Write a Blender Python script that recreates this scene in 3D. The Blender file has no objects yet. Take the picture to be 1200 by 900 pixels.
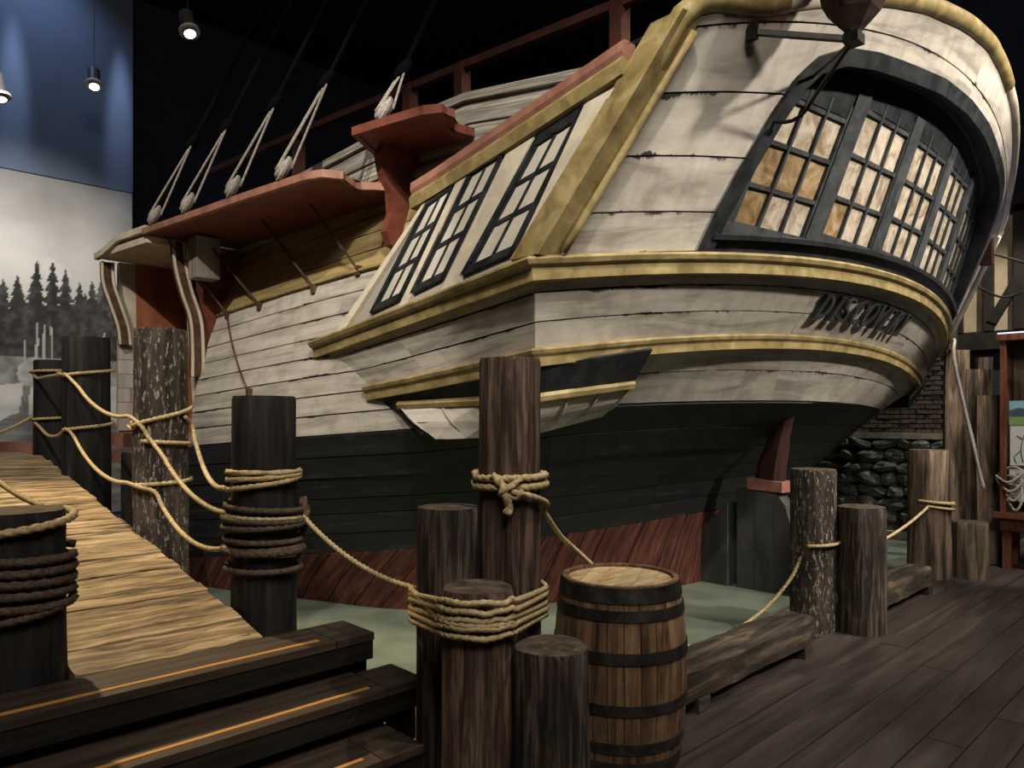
import bpy, math, random
import numpy as np
from mathutils import Vector, Matrix, noise as mnoise

C = bpy.context.scene.collection
SC = bpy.context.scene
R = random.Random(7)
PI = math.pi

# ------------------------------------------------------------------ camera
cam = bpy.data.cameras.new('camera')
cam.sensor_width = 36.0
cam.lens = 850 / 1200 * 36
cam.shift_y = 40 / 1200
cam.clip_start = 0.05
cam_o = bpy.data.objects.new('camera', cam)
C.objects.link(cam_o)
cam_o.location = (0, 0, 1.65)
cam_o.rotation_euler = (PI / 2, 0, math.atan2(890, 850) - PI / 2)
SC.camera = cam_o

# ------------------------------------------------------------------ world, exposure
w = bpy.data.worlds.new('dark_gallery_air')
w.use_nodes = True
w.node_tree.nodes['Background'].inputs[0].default_value = (0.55, 0.62, 0.8, 1)
w.node_tree.nodes['Background'].inputs[1].default_value = 0.02
SC.world = w
SC.view_settings.view_transform = 'Standard'
SC.view_settings.look = 'None'
SC.view_settings.gamma = 1
SC.view_settings.use_curve_mapping = False
SC.view_settings.exposure = 0.65

# ------------------------------------------------------------------ gallery spotlights, with added blue lamps and a fill
WARM = (1.0, 0.90, 0.75)
def spot(name, loc, target, power, angle, color=WARM, blend=0.35, size=0.08):
    l = bpy.data.lights.new(name, 'SPOT')
    l.energy = power; l.color = color; l.spot_size = math.radians(angle)
    l.spot_blend = blend; l.shadow_soft_size = size
    o = bpy.data.objects.new(name, l)
    C.objects.link(o)
    o.location = loc
    o.rotation_euler = (Vector(target) - Vector(loc)).to_track_quat('-Z', 'Y').to_euler()
    return o

spot('transom_spotlight', (6.7, -3.5, 6.3), (6.0, 2.4, 2.8), 1600, 46, size=0.2)
spot('transom_top_spotlight', (8.8, -2.2, 7.6), (7.2, 1.9, 3.7), 480, 40, size=0.2)
spot('quarter_spotlight', (0.4, 0.2, 6.4), (3.1, 3.6, 2.6), 560, 44, blend=0.6)
spot('hull_side_spotlight', (-1.8, 3.4, 7.0), (2.9, 6.4, 2.0), 680, 44, blend=0.2, size=0.05)
spot('ramp_spotlight', (0.9, 7.9, 6.6), (1.0, 4.9, 0.8), 1100, 38, color=(1.0, 0.76, 0.42))
spot('barrel_spotlight', (3.3, 0.2, 6.4), (2.6, 2.1, 0.6), 300, 34)
spot('floor_spotlight', (7.5, -1.0, 6.5), (7.4, 1.6, 0.0), 300, 75, color=(1.0, 0.88, 0.78))
spot('brick_spotlight', (10.4, 0.6, 6.4), (11.1, 3.7, 1.6), 1000, 44)
spot('planks_spotlight', (7.6, 0.4, 5.6), (9.6, 2.2, 1.0), 260, 34)
spot('case_spotlight', (8.3, 0.6, 4.6), (9.5, 1.7, 1.3), 130, 40, color=(1.0, 0.95, 0.9))
spot('mural_spotlight', (1.0, 8.6, 6.9), (2.2, 12.0, 2.5), 800, 62, color=(1.0, 0.94, 0.85), blend=0.7)
spot('blue_wash', (2.0, 10.9, 8.5), (2.1, 12.0, 6.2), 120, 100, color=(0.50, 0.66, 1.0), blend=0.9)  # added lamp: blue glow on the wall in place of hazy glare
spot('blue_beam_left', (1.93, 11.62, 8.5), (1.93, 12.0, 6.2), 700, 11, color=(0.58, 0.72, 1.0), blend=0.8)  # added pair of narrow lamps imitating the pale streaks of glare
spot('blue_beam_right', (3.28, 11.62, 8.5), (3.28, 12.0, 6.2), 700, 11, color=(0.58, 0.72, 1.0), blend=0.8)

def area(name, loc, target, power, size, color):
    l = bpy.data.lights.new(name, 'AREA'); l.energy = power; l.color = color; l.shape = 'DISK'; l.size = size
    o = bpy.data.objects.new(name, l); C.objects.link(o); o.location = loc
    o.rotation_euler = (Vector(target) - Vector(loc)).to_track_quat('-Z', 'Y').to_euler()
area('house_light', (-0.5, -2.5, 8.2), (2.5, 3.0, 0.8), 330, 4.0, (1.0, 0.9, 0.78))  # added soft fill that lifts the dark foreground

# ------------------------------------------------------------------ materials
def ramp(nt, pos_cols):
    n = nt.nodes.new('ShaderNodeValToRGB')
    e = n.color_ramp.elements
    while len(e) < len(pos_cols): e.new(0.5)
    for el, (p, c) in zip(e, pos_cols):
        el.position = p
        el.color = (*c, 1) if len(c) == 3 else c
    return n

def material(name, cols, scale=(4, 4, 4), coord='Object', rough=0.7, bump=0.3, detail=6, metallic=0.0,
             vary=0.25, stain=None, spec=0.3, distort=0.6, bdist=0.01, flecks=None):
    """procedural material: stretched noise through a colour ramp, per-object tint, optional fleck and seam stains"""
    m = bpy.data.materials.new(name); m.use_nodes = True
    nt = m.node_tree; L = nt.links; N = nt.nodes
    b = N['Principled BSDF']
    b.inputs['Roughness'].default_value = rough
    b.inputs['Metallic'].default_value = metallic
    b.inputs['Specular IOR Level'].default_value = spec
    tc = N.new('ShaderNodeTexCoord'); mp = N.new('ShaderNodeMapping')
    oi = N.new('ShaderNodeObjectInfo')
    mul = N.new('ShaderNodeMath'); mul.operation = 'MULTIPLY'; mul.inputs[1].default_value = 37.0
    L.new(oi.outputs['Random'], mul.inputs[0])
    cx = N.new('ShaderNodeCombineXYZ')
    L.new(mul.outputs[0], cx.inputs[0]); L.new(mul.outputs[0], cx.inputs[1])
    L.new(tc.outputs[coord], mp.inputs[0]); L.new(cx.outputs[0], mp.inputs[1])
    mp.inputs[3].default_value = scale
    nz = N.new('ShaderNodeTexNoise'); nz.inputs['Scale'].default_value = 1.0
    nz.inputs['Detail'].default_value = detail; nz.inputs['Distortion'].default_value = distort
    nz.inputs['Roughness'].default_value = 0.62
    L.new(mp.outputs[0], nz.inputs[0])
    rp = ramp(nt, [(0.5 + (p_ - 0.5) * 0.62, c_) for p_, c_ in cols])
    L.new(nz.outputs[0], rp.inputs[0])
    col = rp.outputs[0]
    def mix(a, bcol, fac, mode='MIX'):
        x = N.new('ShaderNodeMix'); x.data_type = 'RGBA'; x.blend_type = mode
        if isinstance(fac, (int, float)): x.inputs[0].default_value = fac
        else: L.new(fac, x.inputs[0])
        for i, v in ((6, a), (7, bcol)):
            if isinstance(v, tuple): x.inputs[i].default_value = (*v, 1)
            else: L.new(v, x.inputs[i])
        return x.outputs[2]
    def mth(op, a, bb=None):
        x = N.new('ShaderNodeMath'); x.operation = op
        for i, v in ((0, a), (1, bb)):
            if v is None: continue
            if isinstance(v, (int, float)): x.inputs[i].default_value = v
            else: L.new(v, x.inputs[i])
        return x.outputs[0]
    if flecks:   # (colour, scale, threshold) patches of worn paint
        fc, fs, ft = flecks
        m2 = N.new('ShaderNodeMapping'); L.new(tc.outputs[coord], m2.inputs[0]); L.new(cx.outputs[0], m2.inputs[1])
        m2.inputs[3].default_value = fs
        n2 = N.new('ShaderNodeTexNoise'); n2.inputs['Scale'].default_value = 1; n2.inputs['Detail'].default_value = 8
        n2.inputs['Roughness'].default_value = 0.7
        L.new(m2.outputs[0], n2.inputs[0])
        r2 = ramp(nt, [(ft, (0, 0, 0)), (ft + 0.05, (1, 1, 1))])
        L.new(n2.outputs[0], r2.inputs[0])
        col = mix(col, fc, r2.outputs[0])
    if stain:    # weathering along plank seams; UV: u metres, v 0..1 across the plank
        uv = N.new('ShaderNodeSeparateXYZ'); L.new(tc.outputs['UV'], uv.inputs[0])
        m3 = N.new('ShaderNodeMapping'); L.new(tc.outputs['UV'], m3.inputs[0]); L.new(cx.outputs[0], m3.inputs[1])
        m3.inputs[3].default_value = (4.6, 0.22, 1)
        n3 = N.new('ShaderNodeTexNoise'); n3.inputs['Scale'].default_value = 1; n3.inputs['Detail'].default_value = 7
        n3.inputs['Roughness'].default_value = 0.75
        L.new(m3.outputs[0], n3.inputs[0])
        # drips hang from the upper seam: threshold rises away from the seam
        dist = mth('SUBTRACT', 1.0, uv.outputs[1])
        thr = mth('ADD', mth('MULTIPLY', dist, 0.95), stain)
        dr = mth('MULTIPLY', mth('SUBTRACT', n3.outputs[0], thr), 14.0)
        drc = N.new('ShaderNodeClamp'); L.new(dr, drc.inputs[0])
        col = mix(col, (0.012, 0.010, 0.009), mth('MULTIPLY', drc.outputs[0], 0.92))
        # black smears of bared wood along the seams themselves
        m5 = N.new('ShaderNodeMapping'); L.new(tc.outputs['UV'], m5.inputs[0]); L.new(cx.outputs[0], m5.inputs[1])
        m5.inputs[3].default_value = (2.1, 0.0, 1)
        n5 = N.new('ShaderNodeTexNoise'); n5.inputs['Scale'].default_value = 1; n5.inputs['Detail'].default_value = 9
        n5.inputs['Roughness'].default_value = 0.72
        L.new(m5.outputs[0], n5.inputs[0])
        wv = mth('MULTIPLY', mth('SUBTRACT', n5.outputs[0], 0.545), 1.0)
        near = mth('MAXIMUM', uv.outputs[1], mth('ADD', dist, -0.03))
        sm_ = mth('MULTIPLY', mth('ADD', near, mth('SUBTRACT', wv, 1.0)), 60.0)
        smc = N.new('ShaderNodeClamp'); L.new(sm_, smc.inputs[0])
        col = mix(col, (0.010, 0.009, 0.008), mth('MULTIPLY', smc.outputs[0], 0.95))
        # broad grime low on the plank
        m4 = N.new('ShaderNodeMapping'); L.new(tc.outputs['UV'], m4.inputs[0]); L.new(cx.outputs[0], m4.inputs[1])
        m4.inputs[3].default_value = (9.0, 0.9, 1)
        n4 = N.new('ShaderNodeTexNoise'); n4.inputs['Scale'].default_value = 1; n4.inputs['Detail'].default_value = 5
        L.new(m4.outputs[0], n4.inputs[0])
        g = ramp(nt, [(0.45, (0, 0, 0)), (0.75, (1, 1, 1))]); L.new(n4.outputs[0], g.inputs[0])
        col = mix(col, (0.20, 0.17, 0.14), mth('MULTIPLY', g.outputs[0], 0.45))
    if vary:
        v = mth('ADD', mth('MULTIPLY', oi.outputs['Random'], vary), 1 - vary / 2)
        cc = N.new('ShaderNodeCombineColor')
        for i in range(3): L.new(v, cc.inputs[i])
        col = mix(col, cc.outputs[0], 1.0, 'MULTIPLY')
    L.new(col, b.inputs['Base Color'])
    if bump:
        bp = N.new('ShaderNodeBump'); bp.inputs['Strength'].default_value = bump; bp.inputs['Distance'].default_value = bdist
        L.new(nz.outputs[0], bp.inputs['Height']); L.new(bp.outputs[0], b.inputs['Normal'])
    return m

def plain(name, col, rough=0.6, metallic=0.0, emit=0.0, spec=0.3):
    m = bpy.data.materials.new(name); m.use_nodes = True
    b = m.node_tree.nodes['Principled BSDF']
    b.inputs['Base Color'].default_value = (*col, 1); b.inputs['Roughness'].default_value = rough
    b.inputs['Metallic'].default_value = metallic; b.inputs['Specular IOR Level'].default_value = spec
    if emit:
        b.inputs['Emission Color'].default_value = (*col, 1); b.inputs['Emission Strength'].default_value = emit
    return m

M = {}
M['white'] = material('weathered_white_paint', [(0.28, (0.30, 0.275, 0.245)), (0.5, (0.50, 0.465, 0.415)), (0.8, (0.62, 0.58, 0.52))],
                      (1.2, 1.6, 1), 'UV', 0.6, 0.25, stain=0.515, vary=0.12, bdist=0.004)
M['cream'] = material('cream_paint', [(0.3, (0.50, 0.45, 0.36)), (0.7, (0.66, 0.60, 0.48))], (5, 5, 5), vary=0.1, bump=0.15)
M['grey_plank'] = material('weathered_grey_planks', [(0.3, (0.14, 0.13, 0.115)), (0.55, (0.30, 0.28, 0.25)), (0.75, (0.46, 0.43, 0.38))],
                           (2.5, 7, 1), 'UV', 0.8, 0.4, vary=0.3, bdist=0.006)
M['yellow'] = material('yellow_ochre_paint', [(0.25, (0.18, 0.135, 0.055)), (0.55, (0.31, 0.24, 0.105)), (0.8, (0.43, 0.35, 0.18))],
                       (6, 6, 6), rough=0.5, vary=0.1, bump=0.2, bdist=0.004)
M['yellow_band'] = material('yellow_band_planks', [(0.25, (0.27, 0.195, 0.085)), (0.6, (0.44, 0.33, 0.14)), (0.85, (0.52, 0.41, 0.2))],
                            (1.4, 3, 1), 'UV', 0.6, 0.3, vary=0.12, stain=0.66, bdist=0.004)
M['black'] = material('black_tarred_planks', [(0.3, (0.012, 0.013, 0.015)), (0.6, (0.015, 0.016, 0.018)), (0.85, (0.040, 0.041, 0.042))],
                      (2.2, 2.5, 1), 'UV', 0.65, 0.4, vary=0.3, bdist=0.006)
M['dark_paint'] = material('blue_black_paint', [(0.3, (0.012, 0.014, 0.017)), (0.7, (0.035, 0.04, 0.046))], (7, 7, 7), rough=0.45, vary=0.1, bump=0.15, bdist=0.003)
M['red_hull'] = material('red_bottom_paint', [(0.3, (0.035, 0.012, 0.009)), (0.6, (0.10, 0.032, 0.022)), (0.85, (0.17, 0.065, 0.042))],
                         (3, 3, 1), 'UV', 0.75, 0.5, vary=0.35, flecks=((0.33, 0.27, 0.2), (7, 7, 7), 0.66), bdist=0.006)
M['red'] = material('red_oxide_paint', [(0.3, (0.125, 0.036, 0.024)), (0.7, (0.20, 0.06, 0.038))], (6, 6, 6), rough=0.5, vary=0.1, bump=0.2,
                    flecks=((0.5, 0.36, 0.26), (9, 9, 9), 0.72), bdist=0.004)
M['salmon'] = material('faded_salmon_paint', [(0.3, (0.27, 0.12, 0.085)), (0.7, (0.40, 0.20, 0.145))], (6, 6, 6), rough=0.55, vary=0.1, bump=0.2, bdist=0.004)
M['rail_red'] = material('dull_rail_paint', [(0.3, (0.05, 0.017, 0.013)), (0.7, (0.085, 0.028, 0.02))], (6, 6, 6), rough=0.7, vary=0.1, bump=0.2, bdist=0.004)  # darker copy of the red; dim light on the deck rails painted in
M['tar'] = plain('tarred_shroud', (0.004, 0.004, 0.005), 0.95, spec=0.05)  # shade painted in: shrouds and upper deadeyes sink into the dark overhead
M['rudder'] = material('grey_rudder_paint', [(0.3, (0.035, 0.036, 0.036)), (0.7, (0.075, 0.076, 0.072))], (3, 3, 1.2), rough=0.7, vary=0.1, bump=0.3, flecks=((0.45, 0.42, 0.33), (9, 9, 9), 0.70), bdist=0.004)
M['pane_pale'] = material('pale_gallery_pane', [(0.3, (0.50, 0.47, 0.41)), (0.7, (0.66, 0.62, 0.54))], (3, 3, 3), rough=0.25, vary=0.1, bump=0.0, spec=0.5)
M['sash'] = material('blue_grey_sash_paint', [(0.3, (0.03, 0.034, 0.038)), (0.7, (0.075, 0.082, 0.088))], (7, 7, 7), rough=0.5, vary=0.1, bump=0.15, bdist=0.003)
M['port_red'] = material('orange_red_port_paint', [(0.3, (0.26, 0.09, 0.045)), (0.7, (0.38, 0.145, 0.075))], (5, 5, 2), rough=0.55, vary=0.1, bump=0.2, bdist=0.004)  # lighter, more orange copy of the red; light on the doorway painted in
M['shell'] = plain('dark_hull_inside', (0.006, 0.006, 0.007), 0.9)
M['iron'] = material('black_iron', [(0.3, (0.010, 0.009, 0.009)), (0.7, (0.03, 0.026, 0.024))], (9, 9, 9), rough=0.45, vary=0.0, bump=0.2, metallic=0.4, bdist=0.003)
M['rust'] = material('rusted_iron', [(0.3, (0.05, 0.025, 0.016)), (0.7, (0.13, 0.07, 0.045))], (9, 9, 9), rough=0.8, vary=0.1, bump=0.3, bdist=0.003)
M['pane'] = material('cloudy_window_pane', [(0.25, (0.30, 0.22, 0.15)), (0.5, (0.50, 0.43, 0.34)), (0.75, (0.66, 0.60, 0.51))],
                     (6, 6, 6), rough=0.22, vary=0.25, bump=0.0, spec=0.5, distort=1.2)
M['pane_amber'] = material('amber_window_pane', [(0.25, (0.20, 0.12, 0.055)), (0.55, (0.34, 0.235, 0.125)), (0.8, (0.50, 0.39, 0.26))],
                           (6, 6, 6), rough=0.22, vary=0.25, bump=0.0, spec=0.5, distort=1.2)
M['pile'] = material('dark_pile_bark', [(0.3, (0.010, 0.008, 0.007)), (0.5, (0.036, 0.026, 0.021)), (0.75, (0.13, 0.095, 0.075))],
                     (30, 30, 2.6), rough=0.85, bump=0.7, vary=0.3, bdist=0.02)
M['pile_brown'] = material('brown_pile_wood', [(0.3, (0.030, 0.018, 0.013)), (0.5, (0.075, 0.045, 0.033)), (0.75, (0.20, 0.135, 0.10))],
                           (32, 32, 2.6), rough=0.8, bump=0.7, vary=0.2, bdist=0.02)
M['pile_black'] = material('blackened_pile_wood', [(0.3, (0.006, 0.006, 0.006)), (0.6, (0.018, 0.017, 0.017)), (0.85, (0.045, 0.042, 0.04))],
                           (14, 14, 1.6), rough=0.7, bump=0.6, vary=0.2, bdist=0.015)
M['pile_fleck'] = material('barnacled_pile_wood', [(0.3, (0.016, 0.012, 0.010)), (0.6, (0.055, 0.042, 0.033)), (0.8, (0.11, 0.085, 0.065))],
                           (16, 16, 2.0), rough=0.85, bump=0.7, vary=0.1, flecks=((0.34, 0.30, 0.23), (48, 48, 16), 0.555), bdist=0.02)
M['pile_pale'] = material('pale_weathered_pile', [(0.3, (0.04, 0.028, 0.020)), (0.5, (0.14, 0.10, 0.072)), (0.75, (0.30, 0.225, 0.16))],
                          (15, 15, 1.3), rough=0.85, bump=0.7, vary=0.3, bdist=0.02)
M['end_grain'] = material('pile_end_grain', [(0.3, (0.035, 0.026, 0.018)), (0.6, (0.10, 0.075, 0.055)), (0.8, (0.17, 0.13, 0.095))],
                          (14, 14, 14), rough=0.85, bump=0.4, vary=0.2, bdist=0.01)
M['ramp'] = material('worn_ramp_boards', [(0.28, (0.07, 0.048, 0.03)), (0.5, (0.27, 0.19, 0.105)), (0.72, (0.50, 0.38, 0.23))],
                     (3.0, 20, 20), rough=0.5, bump=0.9, vary=0.3, bdist=0.015, flecks=((0.035, 0.026, 0.018), (5, 13, 13), 0.60))
M['step'] = material('dark_step_boards', [(0.3, (0.034, 0.024, 0.018)), (0.7, (0.075, 0.054, 0.04))], (1.5, 22, 22), rough=0.5, bump=0.2, vary=0.2, bdist=0.004)
M['step_black'] = material('black_step_fascia', [(0.3, (0.008, 0.007, 0.006)), (0.7, (0.02, 0.017, 0.014))], (2, 20, 20), rough=0.55, bump=0.2, vary=0.1, bdist=0.004)
M['tape'] = plain('amber_grip_strip', (0.55, 0.27, 0.07), 0.5)
M['floor'] = material('dark_floor_boards', [(0.3, (0.034, 0.026, 0.023)), (0.55, (0.055, 0.043, 0.039)), (0.8, (0.08, 0.066, 0.061))],
                      (1.0, 9, 9), rough=0.42, bump=0.2, vary=0.22, spec=0.4, bdist=0.004)
M['floor_gap'] = plain('floor_underlay', (0.006, 0.005, 0.005), 0.9)
M['beam'] = material('heavy_dock_beam', [(0.3, (0.016, 0.012, 0.009)), (0.55, (0.05, 0.036, 0.027)), (0.8, (0.14, 0.10, 0.072))],
                     (2.0, 14, 14), rough=0.75, bump=0.6, vary=0.2, bdist=0.015)
M['stave'] = material('barrel_oak', [(0.25, (0.055, 0.03, 0.017)), (0.5, (0.17, 0.10, 0.055)), (0.8, (0.29, 0.19, 0.11))],
                      (22, 22, 1.8), rough=0.6, bump=0.35, vary=0.55, bdist=0.006)
M['head'] = material('barrel_head_oak', [(0.25, (0.30, 0.20, 0.10)), (0.5, (0.52, 0.39, 0.22)), (0.8, (0.64, 0.51, 0.32))],
                     (3, 22, 6), rough=0.6, bump=0.2, vary=0.25, bdist=0.004)
M['hoop'] = material('barrel_hoop_iron', [(0.3, (0.028, 0.026, 0.025)), (0.7, (0.10, 0.093, 0.086))], (6, 6, 6), rough=0.42, bump=0.15, vary=0.2, metallic=0.7, bdist=0.003)
M['rope'] = material('pale_manila_rope', [(0.3, (0.34, 0.25, 0.12)), (0.7, (0.60, 0.48, 0.28))], (60, 60, 60), rough=0.8, bump=0.4, vary=0.15, bdist=0.004)
M['rope_dark'] = material('weathered_dark_rope', [(0.3, (0.05, 0.035, 0.024)), (0.7, (0.14, 0.10, 0.07))], (60, 60, 60), rough=0.85, bump=0.4, vary=0.2, bdist=0.004)
M['lanyard'] = material('grey_lanyard_rope', [(0.3, (0.22, 0.20, 0.18)), (0.7, (0.42, 0.39, 0.35))], (60, 60, 60), rough=0.85, bump=0.3, vary=0.2, bdist=0.004)
M['brick'] = material('grey_brown_brick', [(0.3, (0.06, 0.05, 0.042)), (0.7, (0.15, 0.125, 0.105))], (20, 20, 20), rough=0.9, bump=0.4, vary=0.5)
M['mortar'] = material('dark_mortar', [(0.3, (0.025, 0.021, 0.018)), (0.7, (0.05, 0.043, 0.036))], (20, 20, 20), rough=0.95, bump=0.3)
M['stone'] = material('mossy_dark_stone', [(0.3, (0.030, 0.033, 0.030)), (0.55, (0.085, 0.09, 0.078)), (0.8, (0.20, 0.195, 0.165))], (7, 7, 9), rough=0.8, bump=0.8, vary=0.5, bdist=0.03)
M['concrete'] = material('pale_ledge_concrete', [(0.3, (0.20, 0.19, 0.16)), (0.7, (0.36, 0.33, 0.28))], (6, 6, 6), rough=0.9)
M['timber'] = material('black_wall_timber', [(0.3, (0.008, 0.007, 0.006)), (0.7, (0.022, 0.018, 0.015))], (3, 3, 3), rough=0.8)
M['plaster'] = material('cream_plaster', [(0.3, (0.30, 0.245, 0.165)), (0.7, (0.40, 0.33, 0.235))], (3, 3, 3), rough=0.9, vary=0.15)
M['dark_wall'] = material('dark_gallery_wall', [(0.3, (0.012, 0.015, 0.028)), (0.7, (0.018, 0.022, 0.040))], (2, 2, 2), rough=0.95, bump=0.1)
M['blue_wall'] = material('night_blue_wall', [(0.3, (0.075, 0.095, 0.135)), (0.7, (0.09, 0.115, 0.16))], (0.6, 0.6, 0.6), rough=0.95, bump=0.05)
M['ceiling'] = material('dark_ceiling_paint', [(0.3, (0.008, 0.009, 0.012)), (0.7, (0.012, 0.013, 0.017))], (2, 2, 2), rough=0.95, bump=0.0)
M['mahogany'] = material('polished_mahogany', [(0.3, (0.075, 0.026, 0.014)), (0.7, (0.16, 0.062, 0.034))], (14, 14, 2), rough=0.35, bump=0.1, vary=0.1, bdist=0.003)
M['case_plank'] = material('pinkish_case_planks', [(0.3, (0.12, 0.07, 0.05)), (0.5, (0.24, 0.15, 0.115)), (0.8, (0.36, 0.25, 0.2))], (16, 16, 1.5), rough=0.75, vary=0.4)
M['paper'] = plain('white_panel_paper', (0.62, 0.62, 0.58), 0.6)
M['ink'] = plain('dark_panel_ink', (0.035, 0.035, 0.035), 0.6)
M['grey_ink'] = plain('grey_panel_text', (0.25, 0.25, 0.24), 0.6)
M['sky_print'] = plain('printed_sky', (0.25, 0.45, 0.55), 0.6)
M['grass_print'] = plain('printed_green', (0.22, 0.33, 0.10), 0.6)
M['hill_print'] = plain('printed_hills', (0.06, 0.09, 0.13), 0.6)
M['lamp'] = plain('lit_lamp_face', (1.0, 0.93, 0.82), 0.5, emit=9)
M['lamp_can'] = plain('dark_lamp_can', (0.05, 0.05, 0.055), 0.5)
M['lamp_shade'] = plain('pale_lamp_rim', (0.5, 0.46, 0.44), 0.6)
M['led'] = plain('cool_case_light', (0.62, 0.66, 1.0), 0.5, emit=0.55)
M['copper'] = material('brown_lantern_metal', [(0.3, (0.035, 0.022, 0.018)), (0.7, (0.09, 0.06, 0.05))], (10, 10, 10), rough=0.5, metallic=0.3, vary=0)
def glass(name, tint, gloss=0.06):
    m = bpy.data.materials.new(name); m.use_nodes = True; nt = m.node_tree; N = nt.nodes
    tr = N.new('ShaderNodeBsdfTransparent'); tr.inputs[0].default_value = (*tint, 1)
    gl = N.new('ShaderNodeBsdfGlossy'); gl.inputs['Roughness'].default_value = 0.05
    mx = N.new('ShaderNodeMixShader'); mx.inputs[0].default_value = gloss
    nt.links.new(tr.outputs[0], mx.inputs[1]); nt.links.new(gl.outputs[0], mx.inputs[2])
    nt.links.new(mx.outputs[0], N['Material Output'].inputs[0])
    return m
M['lantern_glass'] = glass('smoky_lantern_glass', (0.55, 0.42, 0.34))
M['case_glass'] = glass('clear_case_glass', (0.97, 0.98, 0.98))

def water_material():
    m = bpy.data.materials.new('still_grey_green_water'); m.use_nodes = True
    nt = m.node_tree; N = nt.nodes; L = nt.links; b = N['Principled BSDF']
    tc = N.new('ShaderNodeTexCoord'); nz = N.new('ShaderNodeTexNoise'); nz.inputs['Scale'].default_value = 1.6
    nz.inputs['Detail'].default_value = 3
    L.new(tc.outputs['Object'], nz.inputs[0])
    rp = ramp(nt, [(0.35, (0.105, 0.135, 0.105)), (0.7, (0.19, 0.225, 0.175))])
    L.new(nz.outputs[0], rp.inputs[0]); L.new(rp.outputs[0], b.inputs['Base Color'])
    b.inputs['Roughness'].default_value = 0.28
    bp = N.new('ShaderNodeBump'); bp.inputs['Strength'].default_value = 0.25; bp.inputs['Distance'].default_value = 0.03
    n2 = N.new('ShaderNodeTexNoise'); n2.inputs['Scale'].default_value = 5
    L.new(tc.outputs['Object'], n2.inputs[0]); L.new(n2.outputs[0], bp.inputs['Height']); L.new(bp.outputs[0], b.inputs['Normal'])
    return m
M['water'] = water_material()

# ------------------------------------------------------------------ helpers
class MB:
    def __init__(s): s.v = []; s.f = []; s.uv = []; s.mi = []
    def add(s, vs, fs, uv=None, mi=0):
        o = len(s.v)
        s.v += [tuple(map(float, p)) for p in vs]
        s.uv += list(uv) if uv is not None else [(0.5, 0.5)] * len(vs)
        s.f += [tuple(i + o for i in f) for f in fs]
        s.mi += [mi] * len(fs)
        return s
    def box(s, x0, x1, y0, y1, z0, z1, mi=0):
        vs = [(x, y, z) for x in (x0, x1) for y in (y0, y1) for z in (z0, z1)]
        fs = [(0, 1, 3, 2), (4, 6, 7, 5), (0, 4, 5, 1), (2, 3, 7, 6), (0, 2, 6, 4), (1, 5, 7, 3)]
        ux = (x1 - x0) >= (y1 - y0)
        uv = [((p[0] - x0) if ux else (p[1] - y0), ((p[1] - y0) / max(1e-6, y1 - y0)) if ux else (p[0] - x0) / max(1e-6, x1 - x0)) for p in vs]
        return s.add(vs, fs, uv, mi)
    def bar(s, p, q, wd, ht, up=(0, 0, 1)):
        """square bar from p to q"""
        p = Vector(p); q = Vector(q); d = (q - p).normalized(); u = Vector(up)
        if abs(d.dot(u)) > 0.98: u = Vector((1, 0, 0))
        a = d.cross(u).normalized() * wd / 2; b = a.cross(d).normalized() * ht / 2
        vs = [e + sa * a + sb * b for e in (p, q) for sa, sb in ((-1, -1), (1, -1), (1, 1), (-1, 1))]
        fs = [(0, 1, 2, 3), (7, 6, 5, 4)] + [(i, i + 4, (i + 1) % 4 + 4, (i + 1) % 4) for i in range(4)]
        return s.add(vs, fs)
    def tube(s, pts, r, n=8, cap=True, lobes=0, pitch=0.06):
        pts = [Vector(p) for p in pts]; k = len(pts)
        rr = r if hasattr(r, '__len__') else [r] * k
        vs = []; fs = []; length = 0.0
        t0 = (pts[1] - pts[0]).normalized()
        u = t0.orthogonal().normalized()
        for i, p in enumerate(pts):
            a = pts[max(0, i - 1)]; b = pts[min(k - 1, i + 1)]
            t = (b - a).normalized() if (b - a).length > 1e-9 else t0
            u = (u - t * u.dot(t)); u = u.normalized() if u.length > 1e-6 else t.orthogonal().normalized()
            w_ = t.cross(u)
            if i: length += (p - pts[i - 1]).length
            tw = length / pitch * 2 * PI / 3 if lobes else 0
            for j in range(n):
                an = 2 * PI * j / n
                q = rr[i] * (0.86 + 0.2 * math.cos(lobes * (an - tw))) if lobes else rr[i]
                vs.append(p + u * (math.cos(an) * q) + w_ * (math.sin(an) * q))
        for i in range(k - 1):
            for j in range(n):
                fs.append((i * n + j, i * n + (j + 1) % n, (i + 1) * n + (j + 1) % n, (i + 1) * n + j))
        if cap:
            fs.append(tuple(range(n))[::-1]); fs.append(tuple((k - 1) * n + j for j in range(n)))
        return s.add(vs, fs)
    def lathe(s, prof, n=24, c=(0, 0), closed=False, mi=0):
        vs = [(c[0] + r * math.cos(2 * PI * j / n), c[1] + r * math.sin(2 * PI * j / n), z) for r, z in prof for j in range(n)]
        k = len(prof); fs = []
        for i in range(k if closed else k - 1):
            i2 = (i + 1) % k
            for j in range(n):
                fs.append((i * n + j, i * n + (j + 1) % n, i2 * n + (j + 1) % n, i2 * n + j))
        return s.add(vs, fs, mi=mi)
    def prism(s, poly, z0, z1):
        n = len(poly)
        vs = [(x, y, z0) for x, y in poly] + [(x, y, z1) for x, y in poly]
        fs = [tuple(range(n))[::-1], tuple(range(n, 2 * n))] + [(i, (i + 1) % n, (i + 1) % n + n, i + n) for i in range(n)]
        return s.add(vs, fs)

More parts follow.
